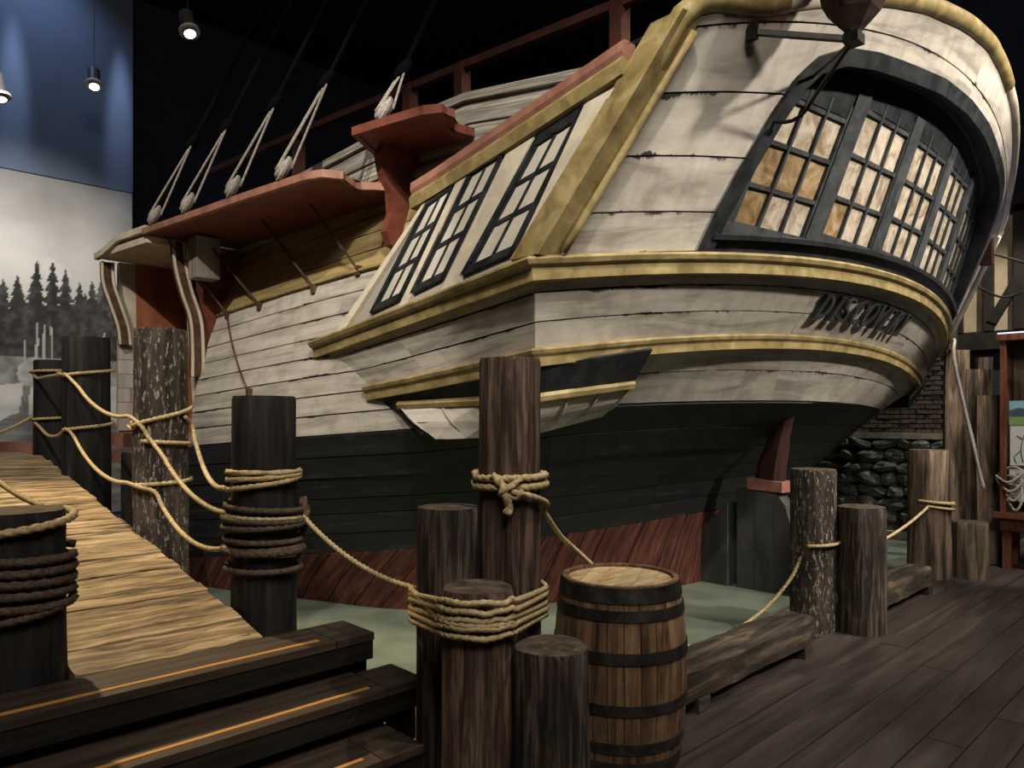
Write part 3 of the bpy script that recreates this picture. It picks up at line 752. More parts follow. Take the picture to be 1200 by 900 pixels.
G2 = [Vector((3.02, 4.75, 1.87)), Vector((3.06, 4.2, 1.92)), Vector((3.11, 3.6, 1.985)), Vector((3.167, 3.111, 2.047))]
mir = lambda v: Vector((2 * XC - v.x, v.y, v.z))
tt = [-1 + 2 * i / 32 for i in range(33)]
path1 = G1[:-1] + [M1(t) for t in tt] + [mir(g) for g in G1[:-1][::-1]]
path2 = G2[:-1] + [M2(t) for t in tt] + [mir(g) for g in G2[:-1][::-1]]
prof1 = [(-.05, -.10), (.02, -.10), (.03, -.03), (.06, -.015), (.075, .012), (.065, .03), (-.05, .035)]
sweep('upper_moulding', path1, prof1, M['yellow'])
sweep('lower_moulding', path2, [(-.05, -.085), (.02, -.085), (.03, -.03), (.05, -.012), (.06, .01), (.05, .025), (-.05, .03)], M['yellow'])
# counter planks between the mouldings (three strakes, the transom and both quarters)
def lerp3(a, b, f): return a + (b - a) * f
fr = [0.03, 0.36, 0.69, 0.95]
for k in range(3):
    for (ia, ib) in ((0, 11), (11, 22), (22, 32)):
        tq = tt[ia:ib + 1]
        plank('counter_plank', [lerp3(M2(t), M1(t), fr[k]) for t in tq], [lerp3(M2(t), M1(t), fr[k + 1]) for t in tq], M['white'], outref=Vector((0, -1, 0)), lift=R.uniform(0, .003))
    for f_ in (lambda v: v, mir):
        for ia, ib in ((0, 5), (5, 12)):
            q = [i / 12 for i in range(ia, ib + 1)]
            gl = lambda G, f: (lambda x: G[min(2, int(x))].lerp(G[min(2, int(x)) + 1], x - min(2, int(x))))(f * 3)
            plank('quarter_plank', [f_(lerp3(gl(G2, f), gl(G1, f), fr[k])) for f in q], [f_(lerp3(gl(G2, f), gl(G1, f), fr[k + 1])) for f in q], M['white'], lift=R.uniform(0, .003))
mb = MB()
vs = []
for t in tt: vs += [M2(t) + Vector((0, .04, 0)), M1(t) + Vector((0, .04, 0))]
mb.add(vs, [(2 * i, 2 * i + 2, 2 * i + 3, 2 * i + 1) for i in range(32)])
for f_ in (lambda v: v, mir):
    vs = []
    for g1, g2 in zip(G1, G2):
        for g in (g2, g1):
            p = f_(g); p.x += .04 if p.x < XC else -.04; vs.append(p)
    mb.add(vs, [(2 * i, 2 * i + 2, 2 * i + 3, 2 * i + 1) for i in range(3)])
link('counter_backing', mb, M['shell'], ship)
# lower counter: two white strakes under M2, tucked forward to the black underbody
def cl(t):
    s = -1 if t < 0 else 1; return hull(1.585, abs(t) * 4.2, s)
for k in range(2):
    for (ia, ib) in ((0, 11), (11, 22), (22, 32)):
        tq = tt[ia:ib + 1]
        f0, f1 = (0.0, 0.5) if k == 0 else (0.5, 0.97)
        plank('lower_counter_plank', [lerp3(cl(t), M2(t), f0) for t in tq], [lerp3(cl(t), M2(t), f1) for t in tq], M['white'], outref=Vector((0, -1, -.5)), thick=.05)

# ---- stern windows in the recess
rec_path = [T(-2.57, 2.66)] + [T(-a, z) for a, z in REC[1:]] + [T(a, z) for a, z in REC[::-1][1:]]
def frame_band(name, pts2, wid, mat, off0, off1, parent=ship):
    """flat band lying on the transom along a list of (a,z), wid towards the inside"""
    mb = MB(); vs = []; n = len(pts2)
    for i, (a, z) in enumerate(pts2):
        p, q = pts2[max(0, i - 1)], pts2[min(n - 1, i + 1)]; dx, dz = q[0] - p[0], q[1] - p[1]; l = math.hypot(dx, dz) or 1
        nx, nz_ = dz / l, -dx / l
        for (u, o) in ((-.05, off0), (-.05, off1), (wid, off1), (wid, off0)): vs.append(T(a + nx * u, z + nz_ * u, o))
    fs = [(i * 4 + j, i * 4 + 4 + j, i * 4 + 4 + (j + 1) % 4, i * 4 + (j + 1) % 4) for i in range(n - 1) for j in range(4)]
    fs += [(0, 1, 2, 3), tuple((n - 1) * 4 + j for j in range(4))]
    return fix_normals(link(name, mb.add(vs, fs), mat, parent))
sm = [(-a, z) for a, z in REC[1:]] + [(a, z) for a, z in REC[::-1][1:]][:-1]
outl = []
for i in range(len(sm) - 1):
    for k in range(3): outl.append((sm[i][0] + (sm[i + 1][0] - sm[i][0]) * k / 3, sm[i][1] + (sm[i + 1][1] - sm[i][1]) * k / 3))
outl.append(sm[-1])
frame_band('window_surround', outl, .05, M['dark_paint'], -.10, .035)
# recess jambs and soffit
mb = MB(); vs = []
for a, z in outl: vs += [T(a, z, .03), T(a, z) + Vector((0, .30, 0))]
mb.add(vs, [(2 * i, 2 * i + 2, 2 * i + 3, 2 * i + 1) for i in range(len(outl) - 1)])
link('recess_lining', mb, M['dark_paint'], ship)
# sill and dark band under the windows
def sillz(a): return 2.84 + .14 * (1 - (a / 2.55) ** 2)
sa = [-2.56 + 5.12 * i / 24 for i in range(25)]
plank('window_sill', [T(a, sillz(a) - .03, .02) for a in sa], [T(a, sillz(a), .02) for a in sa], M['dark_paint'], thick=.16, lift=.03, gap=0, outref=Vector((0, -1, 0)))
plank('sill_board', [T(a, 2.60 + .28 * (1 - (a / 3.5) ** 2) - .06) for a in sa], [T(a, sillz(a) - .02) for a in sa], M['dark_paint'], outref=Vector((0, -1, 0)))
def WP(a, z, off=0.0):
    """plane of the stern windows: upright inside the raked recess"""
    y0 = SY(a, 2.9) + .09 - .33 * (z - 2.9)
    return Vector((XC + a, y0 - off, z))
def wbox(name, a0, a1, z0, z1, o0, o1, mat, parent, lean=0.0):
    vs = [WP(a + (z - 3.0) * lean * a, z, o) for o in (o0, o1) for a, z in ((a0, z0), (a1, z0), (a1, z1), (a0, z1))]
    return fix_normals(link(name, MB().add(vs, [(0, 3, 2, 1), (4, 5, 6, 7), (0, 1, 5, 4), (1, 2, 6, 5), (2, 3, 7, 6), (3, 0, 4, 7)]), mat, parent))
LN = -0.075
wc = [-1.93, -.955, 0, .955, 1.93]
for ki, c0 in enumerate(wc):
    hw = .38; zb = sillz(c0) + .02; ztop = 3.86 if abs(c0) < 1.5 else 3.74
    win = wbox('stern_window', c0 - hw - .02, c0 + hw + .02, zb - .06, zb + .035, -.02, .03, M['sash'], ship, LN)
    for aa in (c0 - hw - .005, c0 - hw / 3, c0 + hw / 3, c0 + hw + .005):
        wbox('glazing_bar', aa - .012, aa + .012, zb, ztop + .1, -.015, .025, M['sash'], win, LN)
    hh = (ztop - zb) / 3
    for r_ in range(1, 4):
        wbox('glazing_bar', c0 - hw, c0 + hw, zb + hh * r_ - .014, zb + hh * r_ + .014, -.015, .022, M['sash'], win, LN)
    for r_ in range(3):
        for q in range(3):
            a0 = c0 - hw + 2 * hw / 3 * q + .012; a1 = a0 + 2 * hw / 3 - .024
            amber = (ki == 0 and r_ < 2 and not (r_ == 0 and q > 0)) or (ki == 1 and r_ == 0 and q == 0)
            wbox('pane', a0, a1, zb + hh * r_ + .012, zb + hh * (r_ + 1) - .012, -.012, .0, M['pane_amber' if amber else 'pane'], win, LN)
for c0 in [-2.41, -1.4425, -.4775, .4775, 1.4425, 2.41]:
    wbox('mullion', c0 - .09 if abs(c0) < 2 else c0 - .085, c0 + .09 if abs(c0) < 2 else c0 + .085, 2.78, 4.0, -.05, .035, M['sash'], ship, LN)
mb = MB(); vs = []
for a in [-2.5 + .25 * i for i in range(21)]:
    zt = 3.88 if abs(a) < 1.45 else 3.76
    vs += [WP(a * .94, zt, .02), WP(a * .9, rec_top(a) + .05 if rec_top(a) > zt else zt + .1, .02)]
mb.add(vs, [(2 * i, 2 * i + 2, 2 * i + 3, 2 * i + 1) for i in range(20)])
link('recess_head', mb, M['dark_paint'], ship)

# ---- ship's name on the counter, raised serif letters
def letter_polys(ch):
    P = []
    def bar(x0, y0, x1, y1, wd=.2):
        dx, dy = x1 - x0, y1 - y0; l = math.hypot(dx, dy); nx, ny = -dy / l * wd / 2, dx / l * wd / 2
        P.append([(x0 + nx, y0 + ny), (x0 - nx, y0 - ny), (x1 - nx, y1 - ny), (x1 + nx, y1 + ny)])
    def arc(cx, cy, rx, ry, a0, a1, thin=.07, thick=.2, n=18):
        for i in range(n):
            q = []
            for aa in (a0 + (a1 - a0) * i / n, a0 + (a1 - a0) * (i + 1) / n):
                t = math.radians(aa); w_ = thin + (thick - thin) * abs(math.cos(t)); q.append((cx + rx * math.cos(t), cy + ry * math.sin(t), cx + (rx - w_) * math.cos(t), cy + (ry - min(w_, .1)) * math.sin(t)))
            P.append([(q[0][0], q[0][1]), (q[1][0], q[1][1]), (q[1][2], q[1][3]), (q[0][2], q[0][3])])
    def serif(x, y, wd=.34): bar(x - wd / 2, y, x + wd / 2, y, .06)
    if ch == 'D': bar(.18, 0, .18, 1); serif(.16, .03); serif(.16, .97); arc(.2, .5, .62, .5, -90, 90)
    if ch == 'I': bar(.25, 0, .25, 1); serif(.25, .03, .46); serif(.25, .97, .46)
    if ch == 'S': arc(.4, .74, .32, .26, 20, 270); arc(.4, .26, .34, .26, -160, 90)
    if ch == 'C': arc(.48, .5, .44, .5, 42, 318); bar(.8, .66, .8, .95, .07)
    if ch == 'O': arc(.48, .5, .46, .5, 0, 360, n=28)
    if ch == 'V': bar(.12, .98, .44, .02, .2); bar(.8, .98, .46, .02, .09); serif(.12, .97); serif(.8, .97, .26)
    if ch == 'E': bar(.18, 0, .18, 1); bar(.1, .04, .72, .04, .08); bar(.1, .96, .7, .96, .08); bar(.2, .52, .55, .52, .08); bar(.7, .04, .7, .24, .07); bar(.68, .8, .68, .96, .07)
    if ch == 'R': bar(.18, 0, .18, 1); serif(.18, .03); serif(.16, .97); arc(.26, .74, .42, .26, -90, 90, n=12); bar(.36, .5, .78, .02, .19); serif(.78, .03, .22)
    if ch == 'Y': bar(.1, .98, .42, .45, .19); bar(.76, .98, .46, .45, .09); bar(.44, 0, .44, .48, .2); serif(.44, .03); serif(.1, .97, .3); serif(.76, .97, .26)
    return P
def CP(a, f, off=0.0):
    t = a / 3.62; p = lerp3(M2(t), M1(t), f)
    n = Vector((-(M1(t + .01) - M1(t - .01)).y, (M1(t + .01) - M1(t - .01)).x, 0)).normalized()
    if n.y > 0: n = -n
    n.z = -.25; n.normalize()
    return p + n * off
aL = -1.02
for ch in 'DISCOVERY':
    wch = .115 if ch == 'I' else .195
    mb = MB()
    for poly in letter_polys(ch):
        n = len(poly); vs = []
        for off in (.012, .045):
            for (px, py) in poly: vs.append(CP(aL + px * .225, .29 + py * .36, off))
        mb.add(vs, [tuple(range(n)), tuple(range(n, 2 * n))] + [(i, (i + 1) % n, (i + 1) % n + n, i + n) for i in range(n)])
    fix_normals(link('name_letter', mb, M['sash'], ship))
    aL += wch + .028

# ---- quarter gallery on the port side
def gx(z): return 2.97 + .30 * (z - 2.54)
def gq(name, yz, mat, o0=-.02, o1=.012, parent=None, label=None, sgn=1):
    n = len(yz); nv = Vector((-1, 0, .3)).normalized()
    vs = [Vector((gx(z), y_, z)) + nv * o for o in (o0, o1) for y_, z in yz]
    ob = fix_normals(link(name, MB().add(vs, [tuple(range(n)), tuple(range(n, 2 * n))] + [(i, (i + 1) % n, (i + 1) % n + n, i + n) for i in range(n)]), mat, parent or ship))
    return ob
gq('gallery_wall', [(5.02, 2.24), (3.0, 2.54), (2.45, 3.62), (4.15, 3.2)], M['grey_plank'], -.45, 0)
WN = [[(4.55, 2.41), (4.22, 2.47), (3.87, 3.31), (4.17, 3.21)], [(4.09, 2.49), (3.76, 2.555), (3.40, 3.43), (3.74, 3.34)], [(3.57, 2.545), (3.12, 2.62), (2.78, 3.46), (3.13, 3.375)]]
def bil(Wc, u, v):
    (a, b, c, d) = Wc
    return tuple((1 - v) * ((1 - u) * a[i] + u * b[i]) + v * ((1 - u) * d[i] + u * c[i]) for i in (0, 1))
for Wc in WN:
    win = gq('gallery_window', [bil(Wc, u, v) for u, v in ((0, 0), (1, 0), (1, 1), (0, 1))], M['dark_paint'], -.005, .004)
    def wb(u0, u1, v0, v1, m, nm, o1): gq(nm, [bil(Wc, u0, v0), bil(Wc, u1, v0), bil(Wc, u1, v1), bil(Wc, u0, v1)], m, -.002, o1, win)
    for u0, u1, v0, v1 in ((0, .11, 0, 1), (.95, 1, 0, 1), (0, 1, 0, .06), (0, 1, .92, 1)): wb(u0, u1, v0, v1, M['dark_paint'], 'sash_rail', .03)
    us = [.15, .54, .96]; vv = [.07, .36, .645, .92]
    for i in range(2):
        for j in range(3): wb(us[i] + .015, us[i + 1] - .015, vv[j] + .01, vv[j + 1] - .01, M['pane_pale'], 'pane', .009)
    for u0, u1, v0, v1 in ((.51, .57, .05, .93), (.13, .17, .05, .93), (.13, .95, .34, .38), (.13, .95, .625, .665)): wb(u0, u1, v0, v1, M['dark_paint'], 'glazing_bar', .018)
for P4 in ([(5.02, 2.25), (4.88, 2.27), (4.15, 3.19), (4.22, 3.17)], [(4.19, 2.37), (4.10, 2.385), (3.75, 3.29), (3.86, 3.26)], [(3.74, 2.44), (3.59, 2.455), (3.15, 3.38), (3.385, 3.33)], [(3.10, 2.52), (2.99, 2.545), (2.55, 3.50), (2.76, 3.47)]):
    gq('pilaster', P4, M['cream'], 0, .03)
gq('gallery_panel', [(4.86, 2.27), (4.60, 2.31), (4.50, 2.46), (4.70, 2.43)], M['grey_plank'], 0, .006)
gt = [Vector((gx(z) - .03, y_, z)) for y_, z in ((4.34, 3.19), (4.1, 3.23), (3.36, 3.39), (2.50, 3.585))]
sweep('gallery_cornice', gt, [(-.1, -.015), (.02, -.015), (.03, .06), (.01, .09), (-.1, .09)], M['yellow'])
sweep('gallery_rail', [p + Vector((.015, 0, .09)) for p in gt], [(-.1, 0), (.02, 0), (.035, .03), (.03, .085), (.0, .10), (-.1, .10)], M['salmon'])
mb = MB(); vs = []
for p in gt: vs += [p + Vector((0, 0, .15)), Vector((hull(3.5, t_at_y(3.5, max(3.45, p.y))).x + .05, p.y, p.z + .34))]
mb.add(vs, [(0, 2, 3, 1), (2, 4, 5, 3), (4, 6, 7, 5)])
link('gallery_roof', mb, M['grey_plank'], ship)
# closing strips between gallery front and hull
link('gallery_joint', MB().tube([G1[0] + Vector((-.015, .03, -.07)), G2[0] + Vector((-.02, .05, 0)), Vector((3.10, 4.45, 1.70)), Vector((3.10, 4.15, 1.53))], .016, 6), M['shell'], ship)
# underside of the gallery: black band, thin yellow moulding, carved white drop
Fo = [Vector((3.02, 4.75, 1.80)), Vector((3.165, 3.13, 1.96)), Vector((3.95, 2.80, 2.10))]
Mo = [Vector((3.08, 4.43, 1.745)), Vector((3.27, 3.21, 1.78)), Vector((3.98, 2.98, 1.88))]
Do = [Vector((3.07, 4.22, 1.62)), Vector((3.33, 3.30, 1.64)), Vector((3.95, 3.08, 1.76))]
Eo = [Vector((3.13, 4.05, 1.50)), Vector((3.42, 3.42, 1.53)), Vector((3.95, 3.22, 1.66))]
def face2(rA, rB, name, mat, f_, nseg=1):
    for i in range(2):
        plank(name, [f_(lerp3(rB[i], rB[i + 1], k / 3)) for k in range(4)], [f_(lerp3(rA[i], rA[i + 1], k / 3)) for k in range(4)], mat, gap=0, thick=.02,
              outref=Vector((-1 if f_(rA[0]).x < XC else 1, -1 if i else -.2, -.3)))
for f_ in (lambda v: Vector(v), mir):
    face2(Fo, Mo, 'gallery_underband', M['dark_paint'], f_)
    if f_ is mir: continue
    face2(Mo, Do, 'carved_drop', M['white'], f_)
    face2(Do, Eo, 'carved_drop', M['white'], f_)
    sweep('drop_moulding', [f_(p) for p in Mo], [(-.04, -.035), (.015, -.03), (.03, 0), (.015, .03), (-.04, .035)], M['yellow'])
# carved folds on the drop
for i in range(7):
    f = i / 6; k = f * 2; j = min(1, int(k)); g = k - j
    a_, b_ = lerp3(Mo[j], Mo[j + 1], g), lerp3(lerp3(Do[j], Do[j + 1], g), lerp3(Eo[j], Eo[j + 1], g), .6)
    mid = lerp3(Do[j], Do[j + 1], g) + Vector((-.004, -.004, 0))
    link('carved_fold', MB().tube(catmull([a_, mid, b_], .05), [.003 + .009 * math.sin(PI * q / max(1, len(catmull([a_, mid, b_], .05)) - 1)) for q in range(len(catmull([a_, mid, b_], .05)))], 6), M['white'], ship, smooth=True)

# ---- yellow quarter pieces up the transom edges, and the rounded taffrail
for s in (-1, 1):
    mb = MB(); vs = []; n = 9
    for i in range(n):
        z = 2.58 + (3.84 - 2.58) * i / (n - 1); a = edge_a(z)
        p = T(s * a, z); fw = .20 - .03 * i / n
        vs += [p + Vector((s * .075, -.035, 0)), p + Vector((-s * .085, -.045, 0)), p + Vector((-s * .085, .05, 0)), p + Vector((s * -.02, fw, 0)), p + Vector((s * .075, fw, 0))]
    fs = [(i * 5 + j, i * 5 + 5 + j, i * 5 + 5 + (j + 1) % 5, i * 5 + (j + 1) % 5) for i in range(n - 1) for j in range(5)] + [(0, 1, 2, 3, 4), tuple((n - 1) * 5 + j for j in range(5))]
    fix_normals(link('quarter_piece', mb.add(vs, fs), M['yellow' if s < 0 else 'cream'], ship))
    # bead along its inner edge
    link('quarter_bead', MB().tube([T(s * (edge_a(z) - .085), z, .035) for z in [2.62 + 1.16 * i / 8 for i in range(9)]], .024, 8), M['yellow' if s < 0 else 'cream'], ship, smooth=True)
ap = [(-3.385, 3.45), (-3.34, 3.62), (-3.31, 3.76), (-3.285, 3.84), (-3.22, 3.91), (-3.08, 3.965)] + [(a, arch_z(a)) for a in [-2.8 + .2 * i for i in range(29)]] + [(3.08, 3.965), (3.22, 3.91), (3.285, 3.84), (3.31, 3.76), (3.34, 3.62), (3.385, 3.45)]
cuts = [0, 7, 9, 24, len(ap) - 1]
for ci, (ia, ib) in enumerate(zip(cuts[:-1], cuts[1:])):
    pts = catmull([T(a, z - .01, .03) + Vector((0, .04, .03)) for a, z in ap[ia:ib + 1]], .06)
    o = link('taffrail', MB().tube(pts, [(.066 if ci in (0, 2) else .056) * min(1, .35 + 1.4 * max(0, min(1, (q.z - 3.45) / .42))) for q in pts], 12), M['yellow'] if ci in (0, 2) else M['cream'], ship, smooth=True)
    if ci == 1: tag(o, 'bare worn cream length of the taffrail')

# ---- channels (deadeye platforms) and entry port on the port side
def slab(name, poly, z0, z1, mat, parent=ship): return fix_normals(link(name, MB().prism(poly, z0, z1), mat, parent))
outer = [(2.19, 7.30), (2.30, 6.5), (2.42, 5.6), (2.54, 4.82), (2.60, 4.68), (2.72, 4.62), (2.84, 4.72), (2.95, 4.74), (3.04, 4.66), (3.14, 4.60), (3.30, 4.58)]
inner = [(3.36, 4.6), (3.24, 5.8), (3.15, 7.3)]
ch1 = slab('channel', outer + inner, 3.37, 3.42, M['red'])
def strip_edge(name, pts, z, mat, wd=.03, ht=.055):
    return sweep(name, [(x, y_, z) for x, y_ in pts], [(-wd, -ht / 2), (.012, -ht / 2), (.012, ht / 2), (-wd, ht / 2)], mat, parent=ship)
tag(strip_edge('channel_edge', outer, 3.397, M['salmon']), 'scuffed pale red edge strip')
o2 = [(2.78, 4.56), (2.86, 4.2), (2.93, 3.92), (3.0, 3.82), (3.09, 3.84), (3.18, 3.95), (3.28, 4.0), (3.42, 3.98)]
slab('channel', o2 + [(3.42, 4.85), (3.22, 4.86)], 3.69, 3.74, M['red'])
strip_edge('channel_edge', [(3.22, 4.86)] + o2, 3.712, M['red'], ht=.06)
# carved red bracket under the small channel
prof = [(3.04, 3.69), (3.00, 3.62), (3.03, 3.48), (3.10, 3.34), (3.11, 3.2), (3.06, 3.05), (3.10, 2.95), (3.20, 2.93), (3.32, 2.97), (3.34, 3.3), (3.38, 3.69)]
mb = MB(); n = len(prof)
vs = [(x, y_, z) for y_ in (4.56, 4.64) for x, z in prof]
mb.add(vs, [tuple(range(n)), tuple(range(n, 2 * n))] + [(i, (i + 1) % n, (i + 1) % n + n, i + n) for i in range(n)])
fix_normals(link('channel_bracket', mb, M['red'], ship))
# round yellow patch boards in the band
for cy, cz, rr_ in ((4.75, 2.93, .26),):
    pass
# deadeyes, lanyards and shrouds
def deadeye(x, y_, z, topx, topy, topz, parent=ship, span=.78):
    mb = MB()
    d = Vector((topx - x, topy - y_, topz - z)).normalized()
    c = Vector((x, y_, z + .09))
    prof_ = [(.0, -.045), (.055, -.045), (.085, -.02), (.085, .02), (.055, .045), (0, .045)]
    nn = Vector((-1, .25, 0)).normalized(); uu = d; vv_ = nn.cross(uu)
    vs = []
    for r_, h_ in prof_:
        for j in range(14):
            an = 2 * PI * j / 14; vs.append(c + nn * h_ + (uu * math.cos(an) + vv_ * math.sin(an)) * r_)
    mb.add(vs, [(i * 14 + j, i * 14 + (j + 1) % 14, (i + 1) * 14 + (j + 1) % 14, (i + 1) * 14 + j) for i in range(5) for j in range(14)])
    de = fix_normals(link('deadeye', mb, M['lanyard'], parent, smooth=True))
    c2 = c + d * span
    mb = MB()
    mb.add([p + (c2 - c) for p in vs], [(i * 14 + j, i * 14 + (j + 1) % 14, (i + 1) * 14 + (j + 1) % 14, (i + 1) * 14 + j) for i in range(5) for j in range(14)])
    link('upper_deadeye', mb, M['tar'], de, smooth=True)
    for k in (-1, -.55, 0.1, .55, 1):
        a_ = c + vv_ * .06 * k + nn * .045 * (1 if k > -1 else -1); b_ = c2 + vv_ * .06 * (k if k not in (.1,) else .8)
        link('lanyard', MB().tube([a_, b_], .009, 6), M['lanyard'], de)
    link('strop', MB().tube([c + nn * .0 + (uu * math.cos(an) + vv_ * math.sin(an)) * .09 for an in [2 * PI * j / 16 for j in range(17)]], .018, 6), M['lanyard'], de)
    link('shroud', MB().tube([c2, c2 + d * 3.2], .02, 7), M['tar'], de)
for (x, y_) in ((2.24, 7.12), (2.32, 6.52), (2.42, 5.80), (2.52, 5.12)):
    deadeye(x, y_, 3.43, x + 1.3, y_ - .55, 6.6)
deadeye(2.90, 4.35, 3.745, 4.2, 3.9, 6.9, span=.34)
# chain plates down the side
for (p, q) in (((2.34, 7.18, 3.37), (2.72, 6.98, 2.66)), ((2.72, 6.98, 2.66), (2.62, 6.20, 1.88)), ((2.62, 6.98, 3.37), (2.83, 6.36, 2.68)), ((2.78, 6.05, 3.37), (2.90, 5.52, 2.74)), ((2.86, 5.34, 3.37), (2.98, 4.97, 2.82))):
    pp, qq = Vector(p), Vector(q)
    on = lambda v: hull(v.z - sheer(v.y, v.z), t_at_y(v.z, v.y)).x - .02
    qq.x = on(qq)
    if pp.z < 3.3:
        cpn = link('chain_plate', MB().tube([Vector((on(pp.lerp(qq, k / 6)), *pp.lerp(qq, k / 6)[1:])) for k in range(7)], .009, 6), M['rust'], ship)
    else: cpn = link('chain_plate', MB().bar(pp, qq, .016, .016), M['rust'], ship)
    link('chain_bolt', MB().box(qq.x - .012, qq.x + .05, qq.y - .025, qq.y + .025, qq.z - .05, qq.z + .03), M['rust'], cpn)
# entry port: canopy, scrolled side mouldings, red lined recess, sill
slab('port_canopy', [(2.22, 7.28), (2.12, 8.0), (2.08, 8.38), (3.2, 8.5), (3.2, 7.28)], 3.30, 3.36, M['cream'])
sweep('canopy_edge', [(2.21, 7.25, 3.42), (2.13, 7.85, 3.42), (2.08, 8.12, 3.33), (2.06, 8.36, 3.31)], [(-.03, -.03), (.02, -.03), (.02, .03), (-.03, .03)], M['cream'], outs=lambda i: (-1, 0, 0))
link('canopy_face', MB().add([(2.24, 7.3, 3.34), (2.12, 8.15, 3.32), (2.24, 7.3, 3.42), (2.14, 7.9, 3.41)], [(0, 1, 3, 2)]), M['salmon'], ship)
def scroll(name, y_, pts, mat, edge, w_=.10, th=.09):
    mb = MB(); pts = catmull([Vector((x, y_, z)) for x, z in pts], .06); vs = []
    for p in pts: vs += [p + Vector((0, -th / 2, 0)), p + Vector((w_, -th / 2, 0)), p + Vector((w_, th / 2, 0)), p + Vector((0, th / 2, 0))]
    k = len(pts)
    mb.add(vs, [(i * 4 + j, i * 4 + 4 + j, i * 4 + 4 + (j + 1) % 4, i * 4 + (j + 1) % 4) for i in range(k - 1) for j in range(4)] + [(0, 1, 2, 3), (4 * k - 4, 4 * k - 3, 4 * k - 2, 4 * k - 1)])
    o = fix_normals(link(name, mb, mat, ship))
    for dx in (0, w_):
        mb = MB().tube([p + Vector((dx, -th / 2 - .004, 0)) for p in pts], .016, 6)
        link('scroll_bead', mb, M['cream'], o)
scroll('port_scroll', 7.22, [(2.42, 3.32), (2.44, 3.1), (2.50, 2.85), (2.58, 2.6), (2.60, 2.3), (2.60, 2.05)], M['rust'], None)
scroll('port_scroll', 8.34, [(2.10, 3.26), (2.11, 3.05), (2.17, 2.85), (2.25, 2.6), (2.27, 2.42)], M['rust'], None)
link('port_jamb', MB().box(2.30, 2.46, 8.42, 8.52, 1.5, 3.3), M['cream'], ship)
link('port_jamb', MB().box(2.46, 3.3, 8.40, 8.50, 1.4, 3.3), M['port_red'], ship)
link('port_lining', MB().box(3.05, 3.12, 7.25, 8.45, 1.4, 3.3), M['port_red'], ship)
link('port_jamb', MB().box(2.66, 3.1, 7.23, 7.27, 1.5, 3.3), M['red'], ship)
link('port_sill', MB().box(2.22, 3.1, 7.3, 8.5, 1.36, 1.5), M['salmon'], ship)
for i in range(6):
    link('port_plank', MB().box(2.27 + R.uniform(0, .01), 2.45, 8.38, 8.44, 1.52 + .15 * i, 1.665 + .15 * i), M['white'], ship)
link('port_post', MB().tube([(2.72, 7.4, 1.5), (2.66, 7.4, 2.4), (2.60, 7.4, 3.3)], .02, 8), M['cream'], ship)
link('cathead_block', MB().box(2.52, 2.74, 6.86, 7.06, 2.96, 3.34), M['grey_plank'], ship)

# ---- rudder and sternpost
rd = [(3.68, -.1), (3.10, -.1), (3.12, .62), (3.18, .82), (3.27, .93), (3.68, .96)]
def rud(name, pr, x0, x1, mat):
    n = len(pr); vs = [(x, y_, z) for x in (x0, x1) for y_, z in pr]
    return fix_normals(link(name, MB().add(vs, [tuple(range(n)), tuple(range(n, 2 * n))] + [(i, (i + 1) % n, (i + 1) % n + n, i + n) for i in range(n)]), mat, ship))
rud('rudder', rd, XC - .09, XC + .09, M['rudder'])
rud('rudder_board', [(3.67, -.1), (3.50, -.1), (3.50, .95), (3.67, .95)], XC - .10, XC + .10, M['rudder'])
rud('rudder_board', [(3.48, -.1), (3.32, -.1), (3.32, .93), (3.48, .94)], XC - .096, XC + .096, M['rudder'])
rud('rudder_cap', [(3.56, .955), (3.20, .94), (3.20, 1.04), (3.56, 1.07)], XC - .11, XC + .11, M['salmon'])
hd = MB(); ringz = [(1.05, 3.22, 3.52, .10), (1.2, 3.21, 3.50, .11), (1.35, 3.19, 3.44, .10), (1.55, 3.16, 3.36, .08), (1.75, 3.12, 3.26, .06)]
hv = []
for z_, ya, yb, hx in ringz:
    for k in range(12):
        an = 2 * PI * k / 12; hv.append((XC + hx * math.cos(an) * R.uniform(.85, 1.1), (ya + yb) / 2 + (yb - ya) / 2 * math.sin(an) * R.uniform(.9, 1.08), z_))
hd.add(hv, [(i * 12 + k, i * 12 + (k + 1) % 12, i * 12 + 12 + (k + 1) % 12, i * 12 + 12 + k) for i in range(4) for k in range(12)])
tag(link('rudder_head', hd, M['red_hull'], ship), 'ragged red canvas coat round the rudder head')
rud('sternpost', [(4.10, -.1), (3.76, -.1), (3.76, .80), (4.10, .47)], XC - .13, XC + .13, M['rudder'])

# ---- deck rails
rails = [((3.95, 2.5, 4.42), (3.75, 6.4, 4.66)), ((3.75, 6.4, 4.66), (3.5, 9.2, 4.7))]
for p, q in rails: link('deck_rail', MB().bar(p, q, .07, .06), M['rail_red'], ship)
for y_ in (2.35, 3.05, 4.62, 5.3, 7.2):
    x = 3.95 - (y_ - 2.5) * .05
    link('rail_post', MB().box(x - .05, x + .05, y_ - .05, y_ + .05, 3.4, 4.45 + (y_ - 2.5) * .06), M['rail_red'], ship)
link('deck_rail', MB().bar((9.6, 2.2, 4.9), (9.75, 6.4, 4.9), .07, .06), M['rail_red'], ship)
for y_ in (2.25, 3.0, 4.4): link('rail_post', MB().box(9.6, 9.72, y_ - .06, y_ + .06, 3.4, 4.9), M['rail_red'], ship)
link('deck_rail', MB().bar((XC, 1.95, 4.95), (9.6, 2.25, 4.9), .07, .1), M['rail_red'], ship)
for x in (7.7, 8.6): link('rail_post', MB().box(x - .06, x + .06, 2.1, 2.22, 3.9, 4.9), M['rail_red'], ship)

